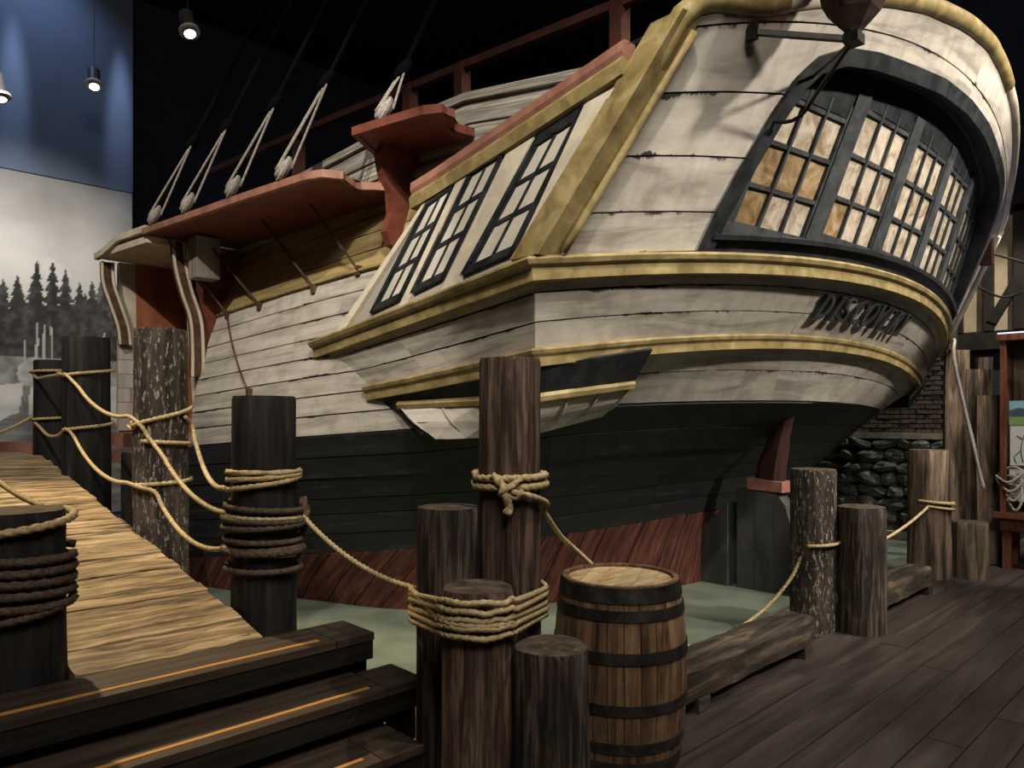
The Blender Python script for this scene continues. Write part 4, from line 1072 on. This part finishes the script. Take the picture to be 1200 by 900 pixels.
# ------------------------------------------------------------------ stern lantern on its iron bracket
lb = Vector((4.15, 1.60, 3.80))
lan = thing('stern_lantern', lb, 'brown six-sided stern lantern held out on an iron bracket', 'lantern')
hexr = [(.03, -.03), (.05, 0.0), (.08, .03), (.135, .09), (.165, .15), (.18, .22)]
mb = MB().lathe(hexr, 6, (lb.x, lb.y)); mb.v = [(x, y_, z + lb.z) for x, y_, z in mb.v]
link('pan', mb, M['copper'], lan)
for j in range(6):
    an = 2 * PI * j / 6; an2 = 2 * PI * (j + 1) / 6
    c0 = lb + Vector((.18 * math.cos(an), .18 * math.sin(an), .22)); c1 = lb + Vector((.24 * math.cos(an), .24 * math.sin(an), .70))
    d0 = lb + Vector((.18 * math.cos(an2), .18 * math.sin(an2), .22)); d1 = lb + Vector((.24 * math.cos(an2), .24 * math.sin(an2), .70))
    link('corner_bar', MB().bar(c0, c1, .03, .03), M['copper'], lan)
    link('pane', MB().add([c0, d0, d1, c1, *[p + (lb + Vector((0, 0, .45)) - p).normalized() * .006 for p in (c0, d0, d1, c1)]], [(0, 1, 2, 3), (7, 6, 5, 4), (0, 4, 5, 1), (1, 5, 6, 2), (2, 6, 7, 3), (3, 7, 4, 0)]), M['lantern_glass'], lan)
mb = MB().lathe([(.27, .70), (.26, .74), (.14, .88), (.08, .91), (.09, .97), (0.001, 1.02)], 6, (lb.x, lb.y)); mb.v = [(x, y_, z + lb.z) for x, y_, z in mb.v]
link('roof', mb, M['copper'], lan)
base = lb + Vector((0, 0, -.05))
link('bracket_collar', MB().box(base.x - .05, base.x + .05, base.y - .04, base.y + .04, base.z - .025, base.z + .03), M['iron'], lan)
fixA = T(-2.82, 3.88, .02); fixB = T(-2.19, 3.80, .03); fixC = T(-2.40, 3.51, .03)
link('bracket_arm', MB().bar(base, fixA, .03, .03), M['iron'], lan)
link('bracket_arm', MB().tube([base, fixB], .010, 8), M['iron'], lan)
midc = base.lerp(fixC, .55) + Vector((.14, .1, -.10))
link('bracket_arm', MB().tube(catmull([base, base.lerp(midc, .6), midc, midc.lerp(fixC, .6) + Vector((0, 0, -.02)), fixC], .04), .012, 8), M['iron'], lan)
link('wall_plate', MB().bar(fixA + Vector((0, -.01, -.05)), fixA + Vector((0, -.01, .05)), .06, .04), M['iron'], lan)
# iron ring bracket on the starboard edge
rp0 = T(3.45, 3.38, .05)
rg = tag(link('ring_bracket', MB().tube(catmull([T(3.36, 3.62, .03), T(3.5, 3.62, .5), T(3.6, 3.45, .55), T(3.52, 3.25, .35), T(3.47, 3.27, .03)], .05), .014, 8), M['iron'], ship), 'black iron ring bracket on the starboard edge')

# ------------------------------------------------------------------ dock: piles
def pile(x, y_, r, z0, z1, mat, label, name='mooring_post', seed=None, tilt=(0, 0), group=None, rough=1.0):
    sd = R.random() * 100; nr, ns = 14, 40
    mb = MB(); vs = []; fs = []
    ph = [R.random() * 6 for _ in range(4)]
    for i in range(nr + 1):
        f = i / nr; z = z0 + (z1 - z0) * f
        for j in range(ns):
            an = 2 * PI * j / ns
            k = 1 + rough * (.02 * math.sin(3 * an + ph[0]) + .015 * math.sin(5 * an + ph[1] + f * 2) + .028 * mnoise.noise((math.cos(an) * 2 + sd, math.sin(an) * 2, z * 2.5)) + .028 * mnoise.noise((math.cos(an) * 7 + sd, math.sin(an) * 7, z * 1.2)))
            k *= 1.03 - .05 * f
            if i == nr: k *= .965
            vs.append((x + r * k * math.cos(an) + tilt[0] * f, y_ + r * k * math.sin(an) + tilt[1] * f, z - (0 if i == nr else (.012 if i == nr - 0 else 0))))
    fs = [(i * ns + j, i * ns + (j + 1) % ns, (i + 1) * ns + (j + 1) % ns, (i + 1) * ns + j) for i in range(nr) for j in range(ns)]
    # raise second last ring close to the top for a crisp rim
    for j in range(ns):
        p = vs[(nr - 1) * ns + j]; vs[(nr - 1) * ns + j] = (p[0], p[1], z1 - .02)
    mb.add(vs, fs, mi=0)
    c = len(mb.v); top = [mb.v[nr * ns + j] for j in range(ns)]
    cx, cy = x + tilt[0], y_ + tilt[1]
    ring = [(cx + (p[0] - cx) * .55, cy + (p[1] - cy) * .55, z1 + .006 * mnoise.noise((p[0] * 9, p[1] * 9, sd))) for p in top]
    mb.add(top + ring + [(cx, cy, z1 + .004)], [(j, (j + 1) % ns, ns + (j + 1) % ns, ns + j) for j in range(ns)] + [(ns + j, ns + (j + 1) % ns, 2 * ns) for j in range(ns)], mi=1)
    mb.v = [(a - x, b - y_, c_ - z0) for a, b, c_ in mb.v]
    o = link(name, mb, [M[mat], M['end_grain']], loc=(x, y_, z0))
    o.data.polygons.foreach_set('use_smooth', [m_ == 0 for m_ in mb.mi])
    return tag(o, label, 'post', group)
P1 = (2.275, 2.395, .141); P2 = (2.01, 2.51, .139); P3 = (1.838, 2.117, .138); P4 = (2.006, 1.885, .142)
pile(*P1, -.03, 1.92, 'pile_brown', 'tall reddish brown mooring post with a tied rope knot, beside the barrel')
pile(*P2, -.03, 1.26, 'pile', 'mid-height dark post left of the tall brown post, bound by rope coils')
pile(*P3, 0, 1.0, 'pile_brown', 'short stout brown post in front of the rope-bound cluster')
pile(*P4, 0, .79, 'pile', 'lowest stump of the front post cluster, against the barrel', rough=1.3)
PA = (1.70, 3.68, .165); PB = (1.68, 5.22, .172); PC = (1.68, 7.12, .187); PD = (1.68, 8.36, .168); PL = (.575, 3.44, .166)
pile(*PA, -.08, 1.765, 'pile_black', 'black post beside the ramp foot wrapped in many dark rope turns')
pile(*PB, -.08, 2.25, 'pile_fleck', 'tall pale-flecked post halfway along the ramp')
pile(*PC, -.08, 2.35, 'pile_black', 'thick black post near the upper end of the ramp')
pile(*PD, -.08, 2.22, 'pile_black', 'farthest black post at the top of the ramp before the mural')
pile(*PL, -.08, 1.285, 'pile_black', 'black post wrapped in dark rope left of the ramp foot')
pile(1.97, 6.75, .11, -.08, 1.36, 'pile_black', 'thin black pile in the water under the entry sill')
Q1 = (5.68, 2.50, .172); Q2 = (5.86, 2.205, .176); Q3 = (8.42, 2.48, .20); Q4 = (8.68, 2.18, .175)
pile(*Q1, -.03, 1.25, 'pile_fleck', 'pale-flecked post standing by the rudder between the dock beams')
pile(*Q2, 0, .965, 'pile', 'dark post in front of the flecked rudder-side post')
pile(*Q3, -.03, 1.32, 'pile_pale', 'brown grey post with yellow rope before the rock wall')
pile(*Q4, 0, .57, 'pile_pale', 'low stump on the floor beside the roped post', rough=1.4)

# tall rough planks and logs behind the roped post
def rough_plank(x, y_, wd, th, h, rot, mat, label, tilt=0.0):
    mb = MB(); n = 7; vs = []
    for i in range(n):
        f = i / (n - 1); z = h * f
        for sx, sy in ((-1, -1), (1, -1), (1, 1), (-1, 1)):
            vs.append((sx * (wd / 2 + R.uniform(-.008, .008)) + tilt * f, sy * (th / 2 + R.uniform(-.006, .006)), z + (R.uniform(-.01, .01) if i == n - 1 else 0)))
    mb.add(vs, [(i * 4 + j, i * 4 + (j + 1) % 4, i * 4 + 4 + (j + 1) % 4, i * 4 + 4 + j) for i in range(n - 1) for j in range(4)] + [(0, 3, 2, 1), (4 * n - 4, 4 * n - 3, 4 * n - 2, 4 * n - 1)])
    o = link('rough_plank', mb, M[mat], loc=(x, y_, 0.0)); o.rotation_euler = (0, 0, rot)
    return tag(o, label, 'plank')
RZ = math.radians(-62)
rough_plank(9.80, 2.62, .25, .12, 2.46, RZ, 'pile_pale', 'tallest weathered upright plank right of the brick pier', .03)
rough_plank(9.90, 2.40, .26, .10, 2.22, RZ, 'pile_pale', 'second tallest upright grey plank behind the low stump')
rough_plank(9.62, 2.22, .26, .10, 1.91, RZ, 'pile_pale', 'shortest wide upright plank next to the wooden display case')
rough_plank(10.7, 2.52, .16, .08, 2.42, RZ, 'pile_pale', 'narrow pale plank squeezed behind the display case edge')
# ------------------------------------------------------------------ dock beams
def dock_beam(x0, x1, y0, y1, z0, z1, label, blocks):
    t = thing('dock_beam', ((x0 + x1) / 2, (y0 + y1) / 2, 0), label, 'beam')
    mb = MB(); n = 14; vs = []
    for i in range(n):
        x = x0 + (x1 - x0) * i / (n - 1); e = lambda: R.uniform(-.007, .007)
        vs += [(x, y0 + e(), z0 + e()), (x, y1 + e(), z0), (x, y1 - .02 + e(), z1 + e()), (x, y0 + .025 + e(), z1 + e()), (x, y0 + e(), z1 - .025 + e())]
    mb.add(vs, [(i * 5 + j, i * 5 + 5 + j, i * 5 + 5 + (j + 1) % 5, i * 5 + (j + 1) % 5) for i in range(n - 1) for j in range(5)] + [(0, 1, 2, 3, 4), tuple((n - 1) * 5 + j for j in range(5))])
    fix_normals(link('timber', mb, M['beam'], t))
    for bx in blocks: link('block', MB().box(bx - .06, bx + .06, y0 + .0, y1 - .03, 0, z0 - .004), M['beam'], t)
dock_beam(3.32, 5.02, 2.20, 2.46, .085, .27, 'long rough dock beam on blocks right of the barrel', (3.6, 4.93))
dock_beam(6.08, 7.55, 2.20, 2.44, .085, .26, 'farther dock beam on blocks behind the two dark posts', (6.18, 7.64 - .12))

# ------------------------------------------------------------------ barrel
bx, by = 2.875, 2.235
bar = thing('barrel', (bx, by, 0), 'upright oak barrel with dark iron hoops and a pale lid', 'barrel')
BH = .875
def br(z): 
    q = (z - BH / 2) / (BH / 2); return .325 - .040 * q * q
ns = 26
for i in range(ns):
    a0 = 2 * PI * i / ns + .006; a1 = 2 * PI * (i + 1) / ns - .006; vs = []
    am = (a0 + a1) / 2
    for k in range(9):
        z = BH * k / 8; r_ = br(z)
        for rr_, aa in ((r_, a0), (r_ * 1.004, am), (r_, a1), (r_ - .025, a1), (r_ - .025, a0)): vs.append((bx + rr_ * math.cos(aa), by + rr_ * math.sin(aa), z))
    fs = [(k * 5 + j, k * 5 + (j + 1) % 5, k * 5 + 5 + (j + 1) % 5, k * 5 + 5 + j) for k in range(8) for j in range(5)] + [(0, 4, 3, 2, 1), (40, 41, 42, 43, 44)]
    link('stave', MB().add(vs, fs), M['stave'], bar)
for z, h in ((.835, .07), (.745, .05), (.555, .055), (.32, .05), (.14, .05), (.04, .065)):
    prof = [(br(z - h / 2) - .004, z - h / 2), (br(z - h / 2) + .006, z - h / 2), (br(z + h / 2) + .006, z + h / 2), (br(z + h / 2) - .004, z + h / 2)]
    link('hoop', MB().lathe(prof, 40, (bx, by), closed=True), M['hoop'], bar, smooth=False)
nb = 6; hr = br(BH) - .027
for i in range(nb):
    y0 = -hr + 2 * hr * i / nb + .001; y1 = -hr + 2 * hr * (i + 1) / nb - .001; poly = []
    ys = [y0 + (y1 - y0) * k / 4 for k in range(5)]
    poly = [(math.sqrt(max(0, hr * hr - q * q)), q) for q in ys] + [(-math.sqrt(max(0, hr * hr - q * q)), q) for q in ys[::-1]]
    ca, sa_ = math.cos(.5), math.sin(.5)
    poly = [(bx + p * ca - q * sa_, by + p * sa_ + q * ca) for p, q in poly]
    fix_normals(link('head_board', MB().prism(poly, BH - .055, BH - .016 + R.uniform(0, .002)), M['head'], bar))

# ------------------------------------------------------------------ steps and ramp
st = thing('boardwalk_steps', (.2, 2.9, 0), 'dark wooden steps with amber grip strips leading to the ramp', 'steps')
ST = [(.62, 2.98, 3.27, 1.93), (.44, 2.73, 3.0, 2.04), (.26, 2.49, 2.75, 1.86), (.08, 2.24, 2.51, 1.66)]
for i, (z, y0, y1, xe) in enumerate(ST):
    link('tread', MB().box(-2.5, xe - .205, y0, y1 + (.12 if i else 0), z - .035, z), M['step'], st)
    link('tread_end', MB().box(xe - .2, xe, y0, y1 + (.1 if i == 2 else 0), z - .035, z), M['step'], st)
    link('fascia', MB().box(-2.5, xe - .003, y0 + .006, y0 + .05, z - .125 if z > .2 else .0, z - .036), M['step_black'], st)
    link('riser', MB().box(-2.5, xe - .03, y0 + .08, y0 + .11, max(0, z - .185), z - .036), M['step_black'], st)
    if i < 3:
        link('end_board', MB().box(xe - .045, xe - .005, y0 + .06, y1 - .02, max(.0, z - .3), z - .037), M['step_black'], st)
        tp = MB().box(-2.3, xe - .26, y0 + .055, y0 + .075, z, z + .004)
        tag(link('grip_strip', tp, M['tape'], st), 'thin amber strip')
rmp = thing('ramp', (1.1, 5.6, .6), 'sloping worn plank ramp lit gold, rising to the ship door', 'ramp')
sl = (1.29 - .62) / (7.96 - 3.29); yy = 3.285; ang = math.atan(sl)
x0r, x1r = .74, 1.52
while yy < 8.0:
    wd = R.uniform(.125, .165); dz0 = .62 + (yy - 3.285) * sl; dz1 = .62 + (yy + wd - .008 - 3.285) * sl
    lj = R.uniform(-.012, .012); rj = R.uniform(-.012, .014); xl = x0r if yy < 3.65 else .25
    n = 9; vs = []; hz = R.uniform(-.004, .004)
    for k in range(n):
        x = xl + lj + (x1r + rj - xl - lj) * k / (n - 1); e = R.uniform(-.004, .004); e2 = R.uniform(-.004, .004)
        vs += [(x, yy + e, dz0 + hz + R.uniform(-.004, .004)), (x, yy + wd - .012 + e2, dz1 + hz + R.uniform(-.004, .004)), (x, yy + wd - .012 + e2, dz1 - .045), (x, yy + e, dz0 - .045)]
    fs = [(k * 4 + j, k * 4 + 4 + j, k * 4 + 4 + (j + 1) % 4, k * 4 + (j + 1) % 4) for k in range(n - 1) for j in range(4)] + [(0, 1, 2, 3), (4 * n - 4, 4 * n - 3, 4 * n - 2, 4 * n - 1)]
    fix_normals(link('plank', MB().add(vs, fs), M['ramp'], rmp))
    yy += wd
for x in (.8, 1.44):
    link('stringer', MB().bar((x, 3.5, .62 + .215 * sl - .13), (x, 8.0, .62 + 4.7 * sl - .13), .09, .15), M['step_black'], rmp)
    for y_ in (4.4, 6.0, 7.7): link('trestle', MB().box(x - .05, x + .05, y_ - .05, y_ + .05, -.1, .62 + (y_ - 3.285) * sl - .12), M['step_black'], rmp)
ld = thing('landing', (1.2, 8.6, 1.2), 'salmon-edged landing platform at the top of the ramp', 'platform')
for i in range(8): link('plank', MB().box(.25, 1.48, 8.03 + .15 * i, 8.17 + .15 * i, 1.25, 1.30), M['ramp'], ld)
link('edge_board', MB().box(.25, 2.2, 9.25, 9.30, 1.22, 1.40), M['salmon'], ld)
link('plank', MB().box(1.86, 2.21, 7.2, 9.2, 1.25, 1.34), M['salmon'], ld)
for x, y_ in ((.4, 8.2), (.4, 9.1), (1.35, 9.1), (2.1, 9.0)): link('leg', MB().box(x - .06, x + .06, y_ - .06, y_ + .06, -.1, 1.25), M['step_black'], ld)

# ------------------------------------------------------------------ ropes
def rope(pts, label, mat='rope', r=.0142, step=.011, name='rope', n=12):
    mb = MB().tube(catmull(pts, step), r * 1.02, n, True, 3, r * 2.5)
    o = link(name, mb, M[mat], smooth=True)
    c = Vector(pts[0]); o.data.transform(Matrix.Translation(-c)); o.location = c
    return tag(o, label, 'rope')
def around(p, ext, z0, z1, a0, a1, n=14):
    return [(p[0] + (p[2] + ext) * math.cos(math.radians(a0 + (a1 - a0) * i / n)), p[1] + (p[2] + ext) * math.sin(math.radians(a0 + (a1 - a0) * i / n)), z0 + (z1 - z0) * i / n) for i in range(n + 1)]
def sag(p, q, s, n=8):
    p = Vector(p); q = Vector(q)
    return [p.lerp(q, i / n) - Vector((0, 0, 4 * s * (i / n) * (1 - i / n))) for i in range(n + 1)]
e = .020
# angle -135 deg faces the camera roughly; -135..: left side of a post is about 136 deg, right side about -44 deg
# upper hand rope: far post -> thick black post -> flecked post -> roped black post
zD, zC, zB = 2.10, 2.0, 1.62
up = around(PD, e, zD + .02, zD, -40, -215) 
up += [(1.50, 8.1, 2.03), (1.47, 7.5, 2.02)]
pC0 = around(PC, e, 2.02, 2.02, -165, -150, 2)
up += pC0 + sag((PC[0] - .15, PC[1] - .17, 2.0), (PB[0] - .19, PB[1] + .02, 1.66), .10, 7)[1:]
up += [(PB[0] - .16, PB[1] - .12, 1.60), (PB[0] - .13, PB[1] - .165, 1.53)]
up += sag((PB[0] - .10, PB[1] - .2, 1.50), (PA[0] - .18, PA[1] + .02, 1.16), .10, 8)[1:]
up += around(PA, e, 1.15, 1.12, 170, 330, 10)
rope(up, 'upper pale hand rope sagging between the black and flecked ramp posts')
rope(around(PC, e, 2.01, 2.09, -160, 20, 14) + around(PC, e, 2.09, 2.02, 20, 200, 14), 'pale rope loop round the thick black post, upper turn', step=.012)
rope(around(PB, e, 1.60, 1.73, -170, -20, 10) + around(PB, e, 1.73, 1.58, -20, 190, 12), 'slanting pale rope loop high on the flecked post', step=.012)
rope(around(PB, e, 1.50, 1.475, 215, 330, 8), 'thin lower rope turn under the slanting loop on the flecked post', step=.012)
rope([(PB[0] + .1, PB[1] - .17, 1.66)] + sag((PB[0] + .17, PB[1] - .1, 1.60), (PA[0] - .19, PA[1] + .05, 1.29), .12, 8) + around(PA, e, 1.28, 1.345, 165, 330, 10), 'short pale rope hanging from the flecked post to the black post top')
# lower hand rope
lo = around(PD, e, 1.66, 1.63, -40, -215) + sag((1.50, 8.15, 1.62), (PC[0] - .18, PC[1] - .12, 1.56), .10, 6)[1:]
lo += sag((PC[0] - .14, PC[1] - .19, 1.50), (PB[0] - .20, PB[1] + .03, 1.22), .10, 8)
lo += [(PB[0] - .17, PB[1] - .12, 1.20)] + sag((PB[0] - .10, PB[1] - .2, 1.17), (PA[0] - .19, PA[1] + .02, .985), .12, 8) + around(PA, e, .98, .94, 175, 300, 8)
rope(lo, 'lower pale hand rope sagging along the ramp posts')
rope(around(PC, e, 1.55, 1.62, -160, 10, 12), 'pale rope turn low on the thick black post', step=.012)
rope(around(PB, e, 1.21, 1.235, 195, 345, 8), 'pale rope turn low on the flecked post', step=.012)
# many dark turns on the black post
turns = []
for k in range(9):
    z0 = 1.20 - k * .036; turns += around(PA, e + .004 + .012 * (k % 2), z0 + R.uniform(-.05, .05), z0 - .036 + R.uniform(-.05, .05), 0, 352, 12)
rope(turns, 'thick bundle of dark rope turns on the black ramp-foot post', 'rope_dark', r=.017, step=.02)
rope(around(PA, e, 1.375, 1.37, 170, 350, 10) + around(PA, e, 1.335, 1.36, 170, 345, 10)[::-1], 'two pale rope turns near the top of the black ramp-foot post', step=.02)
rope([(PA[0] + .19, PA[1] - .05, 1.22), (PA[0] + .2, PA[1] - .07, 1.16), (PA[0] + .19, PA[1] - .09, 1.1), (PA[0] + .2, PA[1] - .06, 1.04), (PA[0] + .19, PA[1] - .02, .98)], 'dark knot hanging at the right of the black ramp-foot post', 'rope_dark', r=.026, step=.012)
# rope to the front cluster and its coils
def hull2(circs, ext):
    pts = sorted((c[0] + (c[2] + ext) * math.cos(2 * PI * k / 24), c[1] + (c[2] + ext) * math.sin(2 * PI * k / 24)) for c in circs for k in range(24))
    def half(ps):
        h = []
        for p in ps:
            while len(h) > 1 and (h[-1][0] - h[-2][0]) * (p[1] - h[-2][1]) - (h[-1][1] - h[-2][1]) * (p[0] - h[-2][0]) <= 0: h.pop()
            h.append(p)
        return h
    lo_, up_ = half(pts), half(pts[::-1]); return lo_[:-1] + up_[:-1]
H0 = hull2([P1, P2, P3], .02)
i0 = min(range(len(H0)), key=lambda i: (H0[i][0] - (P2[0] - .1)) ** 2 + (H0[i][1] - (P2[1] + .1)) ** 2)
H0 = H0[i0:] + H0[:i0]
def coil_z(p, k):
    dfront = (p[0] * .691 + p[1] * .723)
    return .885 - k * .031 + .085 * min(1, max(0, (3.12 - dfront) / .40))
rope(sag((PA[0] + .18, PA[1] - .07, 1.13), (H0[0][0], H0[0][1], .90), .06, 10) + [(p[0], p[1], .90 - .03 * i / len(H0)) for i, p in enumerate(H0)][1:12], 'pale rope running from the black post to the front cluster')
for k in range(5):
    hh = hull2([P1, P2, P3], .02 + .004 * (k % 2)); cp = [Vector((p[0], p[1], coil_z(p, k) + R.uniform(-.006, .006))) for p in hh]; cp.append(cp[0])
    rope(cp, ['topmost', 'second', 'third', 'fourth', 'lowest'][k] + ' pale rope coil binding the front post cluster', name='rope_coil', r=.0128)
# knot on the tall brown post and the rope to the right
rope(around(P1, e, 1.385, 1.40, 150, 510, 18), 'upper rope turn round the tall brown post', r=.0165)
rope(around(P1, e + .003, 1.345, 1.36, 150, 510, 18), 'lower rope turn round the tall brown post', r=.0165)
kx, ky = P1[0] - .135, P1[1] - .115
rope([(kx - .02, ky + .06, 1.40), (kx - .01, ky + .01, 1.36), (kx - .015, ky - .01, 1.32), (kx + .01, ky - .01, 1.27), (kx - .005, ky - .012, 1.235)], 'short frayed rope tail hanging from the tall brown post', r=.021)
rope([(kx + .05, ky - .04, 1.39), (kx, ky - .03, 1.355), (kx - .03, ky + .0, 1.33), (kx + .02, ky - .03, 1.31), (kx + .05, ky - .06, 1.335)], 'crossed rope knot on the front of the tall brown post', r=.0165)
r4 = [(kx + .0, ky - .035, 1.335), (P1[0] - .02, P1[1] - .175, 1.305), (P1[0] + .10, P1[1] - .135, 1.265)] + sag((P1[0] + .18, P1[1] - .04, 1.215), (2.95, 2.62, .955), .02, 6) + [(3.6, 2.75, .55), (4.2, 2.80, .14), (4.6, 2.84, .005), (5.0, 2.82, .03), (5.28, 2.70, .18), (5.45, 2.58, .40), (5.52, 2.51, .60), (5.51, 2.45, .66)]
r4 += around(Q1, e, .665, .70, 190, 345, 8)
rope(r4, 'pale rope dipping from the tall brown post to the water and rudder-side post')
rope(sag((Q2[0] + .2, Q2[1] + .16, .55), (Q3[0] - .21, Q3[1] - .05, .74), .06, 8) + around(Q3, e, .75, .68, 190, 330, 8) + [(Q3[0] + .2, Q3[1] - .12, .66), (Q3[0] + .24, Q3[1] - .10, .80)], 'yellowish rope rising from the far beam to the roped post')
rope(around(Q3, e, .80, .76, 170, 335, 8) + around(Q3, e + .005, .74, .80, 335, 180, 8), 'yellow rope turns round the post before the rock wall')
# rope round the left black post
rope(around(PL, e, 1.20, 1.27, 200, 380, 12), 'pale rope turn round the black post left of the ramp', r=.017)
tl = []
for k in range(5):
    z0 = 1.14 - .045 * k; tl += around(PL, e, z0 + R.uniform(-.015, .015), z0 - .045, 0, 350, 12)
rope(tl, 'dark rope turns round the black post left of the ramp', 'rope_dark', r=.019, step=.02)
rope(around(PL, e, .86, .93, 200, 350, 10), 'low dark rope turn on the black post left of the ramp', 'rope_dark', r=.017)
rope(sag((PL[0] + .1, PL[1] + .14, 1.28), (.62, 7.2, 1.95), .16, 8), 'rope slanting up from the left black post along the ramp', 'rope', r=.013)
rope(sag((PD[0] - .19, PD[1] - .05, 1.66), (.75, 7.7, 1.42), .05, 6), 'rope drooping left from the farthest post', 'rope', r=.014)
# rope with bundle behind the roped post
rope([(10.22, 2.74, 2.62), (9.75, 2.60, 2.56), (9.38, 2.50, 2.30), (9.36, 2.36, 1.60), (9.33, 2.20, .86)], 'thick slack rope falling from the starboard quarter past the upright planks', 'lanyard', r=.022, step=.05, n=7)
bnd = []
for k in range(4): bnd += [(9.38 + .05 * k, 2.10, 1.02 - .03 * k), (9.36, 1.98 - .02 * k, .95 - .1 * k), (9.40, 1.86, 1.06 - .09 * k), (9.42, 1.96, 1.12 - .1 * k)]
rope(bnd, 'loose pale rope hank hung on the planks beside the display case', 'lanyard', r=.014, step=.03, n=7)

# ------------------------------------------------------------------ display case at the right edge
dc = thing('display_case', (9.5, 1.6, 0), 'mahogany display case with planked back and illustrated panel', 'display case')
X0, YL, YR, Z0, Z1 = 9.38, 2.06, .9, .62, 2.50
link('back', MB().box(9.80, 9.84, YR, YL, Z0, Z1), M['mahogany'], dc)
for i in range(8):
    w_ = (YL - YR - .1) / 8
    link('back_plank', MB().box(9.76, 9.80, YR + .05 + w_ * i + .003, YR + .05 + w_ * (i + 1) - .003, Z0 + .05, Z1 - .05), M['case_plank'], dc)
for y_ in (YL, YR): link('stile', MB().box(X0, X0 + .06, y_ - .055, y_ + .0 if y_ == YL else y_ + .055, Z0, Z1), M['mahogany'], dc)
link('side', MB().box(X0 + .06, 9.8, YL - .03, YL, Z0, Z1), M['mahogany'], dc)
link('top_rail', MB().box(X0 - .03, 9.86, YR - .03, YL + .03, Z1, Z1 + .07), M['mahogany'], dc)
link('light_strip', MB().box(X0 - .02, 9.84, YR, YL + .02, Z1 + .07, Z1 + .085), M['led'], dc)
link('ledge', MB().box(X0 - .06, 9.86, YR - .04, YL + .05, Z0 - .06, Z0), M['mahogany'], dc)
link('apron', MB().box(X0 - .01, 9.82, YR, YL, Z0 - .2, Z0 - .06), M['mahogany'], dc)
for y_ in (YL - .06, YR + .06):
    for x in (X0 + .05, 9.76): link('leg', MB().box(x - .04, x + .04, y_ - .04, y_ + .04, 0, Z0 - .2), M['mahogany'], dc)
link('front_glass', MB().box(X0 + .02, X0 + .026, YR + .05, YL - .055, Z0, Z1), M['case_glass'], dc)
PL_, PR_, PX = YL - .068, YR + .1, 9.46
ip = link('info_panel', MB().box(PX + .006, PX + .022, PR_, PL_, .74, 1.84), M['paper'], dc)
link('picture_sky', MB().box(PX + .002, PX + .007, PR_, PL_, 1.70, 1.84), M['sky_print'], ip)
hp = [(PL_ - (PL_ - PR_) * k / 12, 1.735 + .03 * math.sin(k * 1.3) + .012 * math.sin(k * 3.1)) for k in range(13)]
hl = MB().add([(PX + .001, y_, z) for y_, z in hp] + [(PX + .001, PL_ - (PL_ - PR_) * k / 12, 1.64) for k in range(13)], [(k, k + 1, 14 + k, 13 + k) for k in range(12)])
link('picture_hills', hl, M['hill_print'], ip)
link('picture_field', MB().box(PX, PX + .007, PR_, PL_, 1.575, 1.665), M['grass_print'], ip)
link('dark_border', MB().box(PX, PX + .007, PR_, PL_, 1.105, 1.135), M['ink'], ip)
link('dark_border', MB().box(PX, PX + .007, PL_ - .008, PL_, 1.105, 1.575), M['ink'], ip)
for k in range(7): link('text_line', MB().box(PX + .002, PX + .007, PR_ + .06, PL_ - .06, .85 + .03 * k, .862 + .03 * k), M['grey_ink'], ip)
def stroke(p): return [(PX + .004, y_ + .125, z) for y_, z in p]
for p in ([(1.74, 1.17), (1.76, 1.3), (1.74, 1.42), (1.72, 1.5)], [(1.76, 1.3), (1.82, 1.22), (1.80, 1.16)], [(1.74, 1.42), (1.80, 1.46)], [(1.66, 1.17), (1.65, 1.32), (1.68, 1.48)], [(1.58, 1.17), (1.60, 1.34), (1.58, 1.46)]):
    link('drawing_line', MB().tube(catmull(stroke(p), .03), .004, 5), M['ink'], ip)

# ------------------------------------------------------------------ ceiling spot fixtures in view
def lamp_fixture(x, y_, z, label, aim):
    t = thing('spot_lamp', (x, y_, z), label, 'lamp')
    d = (Vector(aim) - Vector((x, y_, z))).normalized()
    p = Vector((x, y_, z))
    link('can', MB().tube([p, p - d * .28], .075, 14), M['lamp_can'], t)
    link('shade', MB().tube([p - d * .02, p - d * .05], .11, 16), M['lamp_shade'], t)
    link('face', MB().tube([p + d * .002, p + d * .006], .06, 14), M['lamp'], t)
    link('stem', MB().tube([p - d * .14, (x, y_, ZC - .01)], .004, 6), M['lamp_can'], t)
lamp_fixture(2.98, 8.30, 5.92, 'lit round spot lamp hanging nearest the ship rigging', (3.2, 6.8, 2))
lamp_fixture(2.63, 10.75, 6.03, 'lit round spot lamp hanging before the blue wall', (2.3, 9.0, 2))
lamp_fixture(1.416, 9.5, 5.10, 'small spot lamp at the left over the mural', (1.9, 9.0, 2))
